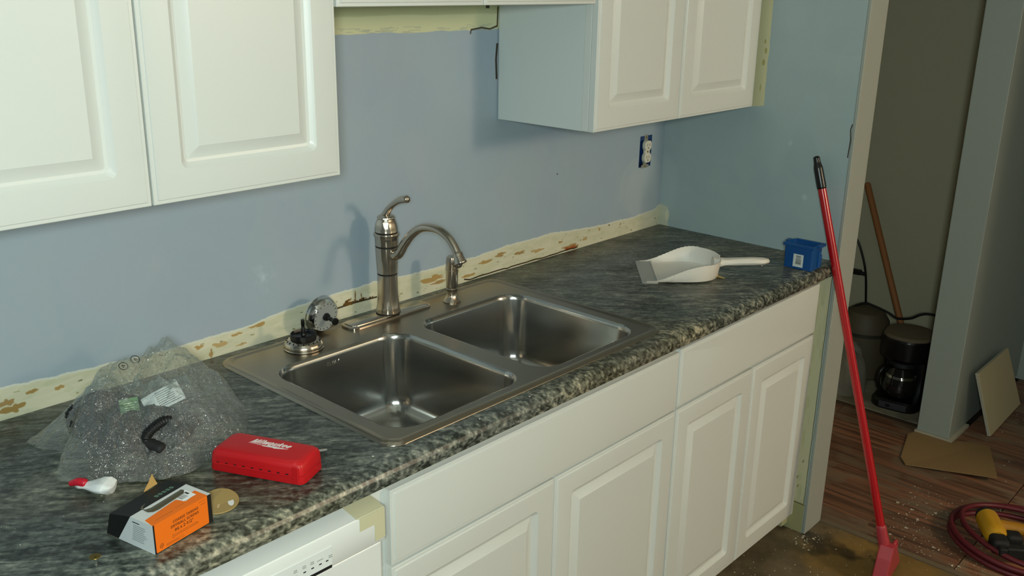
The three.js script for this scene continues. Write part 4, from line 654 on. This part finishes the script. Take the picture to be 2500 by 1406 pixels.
{
  // cardboard sheet bowed up along its front edge
  const P = [[0.955, 0.600], [0.74, 0.655], [0.694, 0.690], [0.786, 0.980], [1.075, 0.868], [1.03, 0.762], [0.995, 0.757], [0.995, 0.612]];
  const s = new THREE.Shape(P.map(([x, z]) => new THREE.Vector2(x, -z))); let g = new THREE.ExtrudeGeometry(s, { depth: 0.004, bevelEnabled: false, steps: 1 });
  g.rotateX(-Math.PI / 2); { const p = g.attributes.position; for (let i = 0; i < p.count; i++) { const x = p.getX(i), z = p.getZ(i), e = clamp((z - 0.62 - (x - 0.7) * -0.6) / 0.3, 0, 1); const low = smooth(1.0 - x, 0.02, 0.26); p.setY(i, p.getY(i) + 0.002 + 0.022 * low * smooth(z, 0.66, 0.95)); } g.computeVertexNormals(); }
  solo('cardboard_sheet', 'brown cardboard sheet lying on the floor at the foot of the wall corner', 'cardboard', g, std({ color: 0x8a7048, roughness: 0.85, bumpMap: bumpFine, bumpScale: 0.0006 }));
  solo('plastic_scrap', 'small dark green scrap under the edge of the cardboard sheet', 'scrap', new RoundedBoxGeometry(0.05, 0.010, 0.02, 2, 0.004).rotateY(0.4).translate(0.885, 0.006, 0.912), phy({ color: 0x0c4a20, roughness: 0.35 }));
  // drywall offcut leaning on the wall
  const q = [V(1.167, 0.001, 0.832), V(1.585, 0.001, 0.825), V(1.49, 0.264, 0.7605), V(1.118, 0.262, 0.7605)], nrm = V(0, 0.24, 0.97).multiplyScalar(0.0127);
  const ring = (k) => q.map((p) => p.clone().addScaledVector(nrm, k));
  const o = thing('drywall_offcut', 'cream drywall offcut leaning on the wall beside the corner', 'drywall', [1.35, 0, 0.82]);
  part('face_paper', rel(o, loft([ring(0.82), ring(0.86), ring(1)], true, true, 0.3)), std({ color: 0xd6c7a0, roughness: 0.85, bumpMap: bumpFine, bumpScale: 0.0005 }), o);
  part('gypsum_core', rel(o, loft([ring(0), ring(0.815)].map((r) => r.map((p) => p.clone())), true, true, 0.3)), std({ color: 0xb8b4a4, roughness: 0.95 }), o);
}
{
  // wooden stick leaning in the closet
  const T = V(1.722, 0.805, 0.004), B = V(1.478, 0.012, 0.432);
  const o = thing('wooden_stick', 'long brown wooden stick leaning in the closet corner behind the coffee maker', 'stick', [B.x, 0, B.z]);
  part('shaft', rel(o, taperTube([B.toArray(), B.clone().lerp(T, 0.5).toArray(), T.toArray()], [0.0135, 0.014, 0.0145], 20, 16)), std({ color: 0xa4683a, roughness: 0.6 }), o);
  // black cord on the closet wall
  solo('power_cord', 'thin black cord hanging down the closet wall', 'cord', new THREE.TubeGeometry(curve([[1.741, 0.56, -0.10], [1.741, 0.546, -0.042], [1.74, 0.52, -0.009], [1.74, 0.431, 0.030], [1.74, 0.353, 0.05], [1.74, 0.233, 0.066], [1.74, 0.134, 0.085], [1.735, 0.05, 0.10], [1.70, 0.012, 0.13]]), 60, 0.0055, 8), M.blackPlastic);
  const pl = thing('wall_plug', 'black plug bar sticking out level beside the hanging cord', 'plug', [1.737, 0.378, -0.02]);
  part('body', box(-0.012, 0.012, -0.014, 0.012, -0.13, 0.045, 0.005), M.blackPlastic, pl); part('cable_stub', taperTube([[0, -0.002, 0.04], [0, -0.006, 0.062]], [0.011, 0.008], 6, 12), M.blackPlastic, pl);
}
{
  // coffee maker: front faces -x
  const o = thing('coffee_maker', 'black coffee maker with a glass carafe standing on the closet floor', 'coffee maker', [1.245, 0.0045, 0.452], 0.12);
  const rb = (x0, x1, z0, z1, r, y) => rrect(x0, x1, z0, z1, r, 8, (a, b) => V(a, y, b)).reverse();
  part('base', loft([rb(-0.118, 0.1, -0.092, 0.092, 0.05, 0), rb(-0.122, 0.102, -0.096, 0.096, 0.052, 0.006), rb(-0.122, 0.102, -0.096, 0.096, 0.052, 0.028), rb(-0.112, 0.1, -0.088, 0.088, 0.05, 0.040), rb(-0.09, 0.09, -0.07, 0.07, 0.04, 0.043)], true, true, 0.5), M.blackPlastic, o);
  part('control_plate', box(-0.1255, -0.120, 0.008, 0.034, -0.055, 0.055, 0.002), phy({ color: 0x3a3a3e, roughness: 0.4 }), o);
  part('switch', new RoundedBoxGeometry(0.006, 0.012, 0.018, 2, 0.002).translate(-0.127, 0.021, -0.018), M.dark, o);
  part('tower', loft([rb(0.03, 0.115, -0.095, 0.095, 0.03, 0.03), rb(0.03, 0.115, -0.095, 0.095, 0.03, 0.28)], true, true, 0.5), M.blackPlastic, o);
  part('brew_head', loft([rb(-0.09, 0.113, -0.096, 0.096, 0.085, 0.205), rb(-0.098, 0.115, -0.1, 0.1, 0.09, 0.215), rb(-0.1, 0.116, -0.102, 0.102, 0.092, 0.292), rb(-0.096, 0.114, -0.099, 0.099, 0.09, 0.30)], true, true, 0.5), M.blackPlastic, o);
  const lid = loft([rb(-0.096, 0.114, -0.099, 0.099, 0.09, 0.300), rb(-0.09, 0.11, -0.093, 0.093, 0.086, 0.312), rb(-0.05, 0.08, -0.06, 0.06, 0.055, 0.320)], true, true, 0.7); part('lid', lid, std({ color: 0x6b5e4a, roughness: 0.8 }), o);
  const car = part('carafe', lathe([[0.001, 0.046], [0.052, 0.046], [0.062, 0.052], [0.068, 0.075], [0.067, 0.10], [0.058, 0.135], [0.048, 0.158], [0.046, 0.17], [0.05, 0.178]], 40).translate(-0.035, 0, 0), phy({ color: 0x151413, roughness: 0.06, clearcoat: 1, clearcoatRoughness: 0.03 }), o);
  part('carafe_lid', lathe([[0.051, 0.176], [0.054, 0.18], [0.05, 0.196], [0.02, 0.2], [0.001, 0.2]], 32).translate(-0.035, 0, 0), M.blackMatte, car);
  part('carafe_band', lathe([[0.0605, 0.128], [0.0625, 0.129], [0.0585, 0.139], [0.0565, 0.138]], 40).translate(-0.035, 0, 0), M.chrome, car);
  part('carafe_handle', taperTube([[-0.075, 0.178, -0.03], [-0.115, 0.172, -0.06], [-0.127, 0.13, -0.07], [-0.115, 0.08, -0.062], [-0.098, 0.07, -0.05]], [0.009, 0.0095, 0.009, 0.0085, 0.007], 30, 12), M.blackPlastic, car);
  // canister, wrapped bundle and cables behind it
  const j = thing('plastic_canister', 'dusty brownish plastic canister behind the coffee maker in the closet', 'canister', [1.43, 0.0045, 0.195]);
  part('body', lathe([[0.001, 0], [0.095, 0], [0.104, 0.01], [0.106, 0.20], [0.10, 0.26], [0.075, 0.30], [0.03, 0.316], [0.001, 0.318]], 40), phy({ color: 0x5a503c, roughness: 0.6 }), j); part('band', lathe([[0.1045, 0.2], [0.109, 0.203], [0.109, 0.214], [0.1035, 0.217]], 40), std({ color: 0x37342a, roughness: 0.5 }), j);
  const rs = []; for (let i = 0; i <= 22; i++) { const a = [], q = i / 22; for (let k = 0; k < 54; k++) { const th = k / 54 * 6.2832, R = (0.11 + 0.05 * vnoise(Math.cos(th) * 1.6 + 5, Math.sin(th) * 1.6 + 5, 3)) * Math.sin(q * Math.PI / 2), x = Math.cos(th) * R * 0.85, z = Math.sin(th) * R * 0.9; a.push(V(x, Math.max(0.001, 0.20 * Math.pow(1 - q * q, 0.6) * (0.75 + 0.5 * vnoise(x * 18, z * 18, 4)) + 0.02 * (vnoise(x * 80, z * 80, 9) - 0.5) * (1 - q)), z)); } rs.push(a.reverse()); }
  const w = thing('plastic_wrap', 'crumpled heap of clear plastic wrap on the closet floor left of the coffee maker', 'plastic wrap', [1.225, 0.0045, 0.19]); part('film', loft(rs, true, false, 0.3), phy({ color: 0xcfcab8, roughness: 0.2, transmission: 0.6, thickness: 0 }), w);
  const k = thing('wrapped_bundle', 'pale bundle inside the heap of plastic wrap on the closet floor', 'bundle', [1.225, 0.0045, 0.19]); const bg = new THREE.SphereGeometry(0.1, 26, 16); bg.scale(0.75, 0.66, 0.8); bg.translate(0, 0.066, 0); { const p = bg.attributes.position; for (let i = 0; i < p.count; i++) { const v = V().fromBufferAttribute(p, i), n = 1 + 0.16 * (fbm(v.x * 14 + 3, v.z * 14 + v.y * 9, 3, 6) - 0.5); p.setXYZ(i, v.x * n, Math.max(0, v.y * n), v.z * n); } bg.computeVertexNormals(); } part('cloth', bg, std({ color: 0xc4bca6, roughness: 0.9 }), k);
  solo('black_cable', 'black cable looping over the canister and the top of the coffee maker', 'cable', new THREE.TubeGeometry(curve([[1.43, 0.27, 0.08], [1.43, 0.330, 0.17], [1.43, 0.331, 0.22], [1.43, 0.315, 0.29], [1.43, 0.300, 0.33], [1.42, 0.318, 0.39], [1.42, 0.345, 0.43], [1.42, 0.356, 0.47], [1.42, 0.35, 0.53], [1.43, 0.32, 0.58]]), 60, 0.0055, 8), M.blackMatte);
}
{
  // air hose coiled on the floor and the nailer on it
  const loop = (cx, cz, a, b, rot, y, ph) => { const p = []; for (let i = 0; i <= 26; i++) { const t = ph + i / 26 * Math.PI * 2, x = a * Math.cos(t), z = b * Math.sin(t); p.push([cx + x * Math.cos(rot) - z * Math.sin(rot), y + 0.006 * Math.sin(t * 2) , cz + x * Math.sin(rot) + z * Math.cos(rot)]); } return p; };
  const pts = [...loop(0.40, 1.155, 0.185, 0.20, 0.2, 0.012, 2.4).slice(0, 26), ...loop(0.42, 1.16, 0.205, 0.205, 0.1, 0.03, 2.4).slice(0, 26), ...loop(0.41, 1.18, 0.165, 0.205, 0.3, 0.046, 2.4)];
  const o = thing('air_hose', 'dark red air hose coiled in loops on the plank floor', 'hose', [0.41, 0, 1.16]); part('hose', rel(o, new THREE.TubeGeometry(curve(pts), 260, 0.0085, 10)), M.hose, o);
  const n = thing('nail_gun', 'yellow and black air nailer lying inside the coil of red hose', 'nail gun', [0.345, 0.058, 1.094], -1.03);
  part('cylinder', lathe([[0.001, -0.082], [0.028, -0.082], [0.034, -0.076], [0.035, 0.015], [0.032, 0.035], [0.024, 0.045], [0.001, 0.046]], 32).rotateX(Math.PI / 2), M.yellow, n);
  part('cap', lathe([[0.001, -0.1], [0.024, -0.1], [0.031, -0.095], [0.033, -0.082], [0.028, -0.08]], 32).rotateX(Math.PI / 2), M.blackMatte, n);
  part('handle', taperTube([[0.02, -0.002, -0.035], [0.07, 0.0, -0.03], [0.13, 0.0, -0.02], [0.165, -0.002, -0.012]], [0.024, 0.0205, 0.020, 0.024], 20, 18), phy({ color: 0xa8761a, roughness: 0.45 }), n);
  part('nose', merge([new RoundedBoxGeometry(0.052, 0.05, 0.06, 3, 0.014).translate(0, -0.006, 0.066), new RoundedBoxGeometry(0.024, 0.028, 0.03, 2, 0.006).translate(0, -0.006, 0.105)]), M.blackMatte, n);
  part('magazine', new RoundedBoxGeometry(0.18, 0.038, 0.034, 3, 0.007).rotateY(0.1).translate(0.10, -0.014, 0.082), M.blackMatte, n);
  part('grip_pad', new RoundedBoxGeometry(0.05, 0.036, 0.05, 3, 0.014).translate(0.05, 0.0, 0.03), M.blackMatte, n);
}
renderer.render(scene, camera);
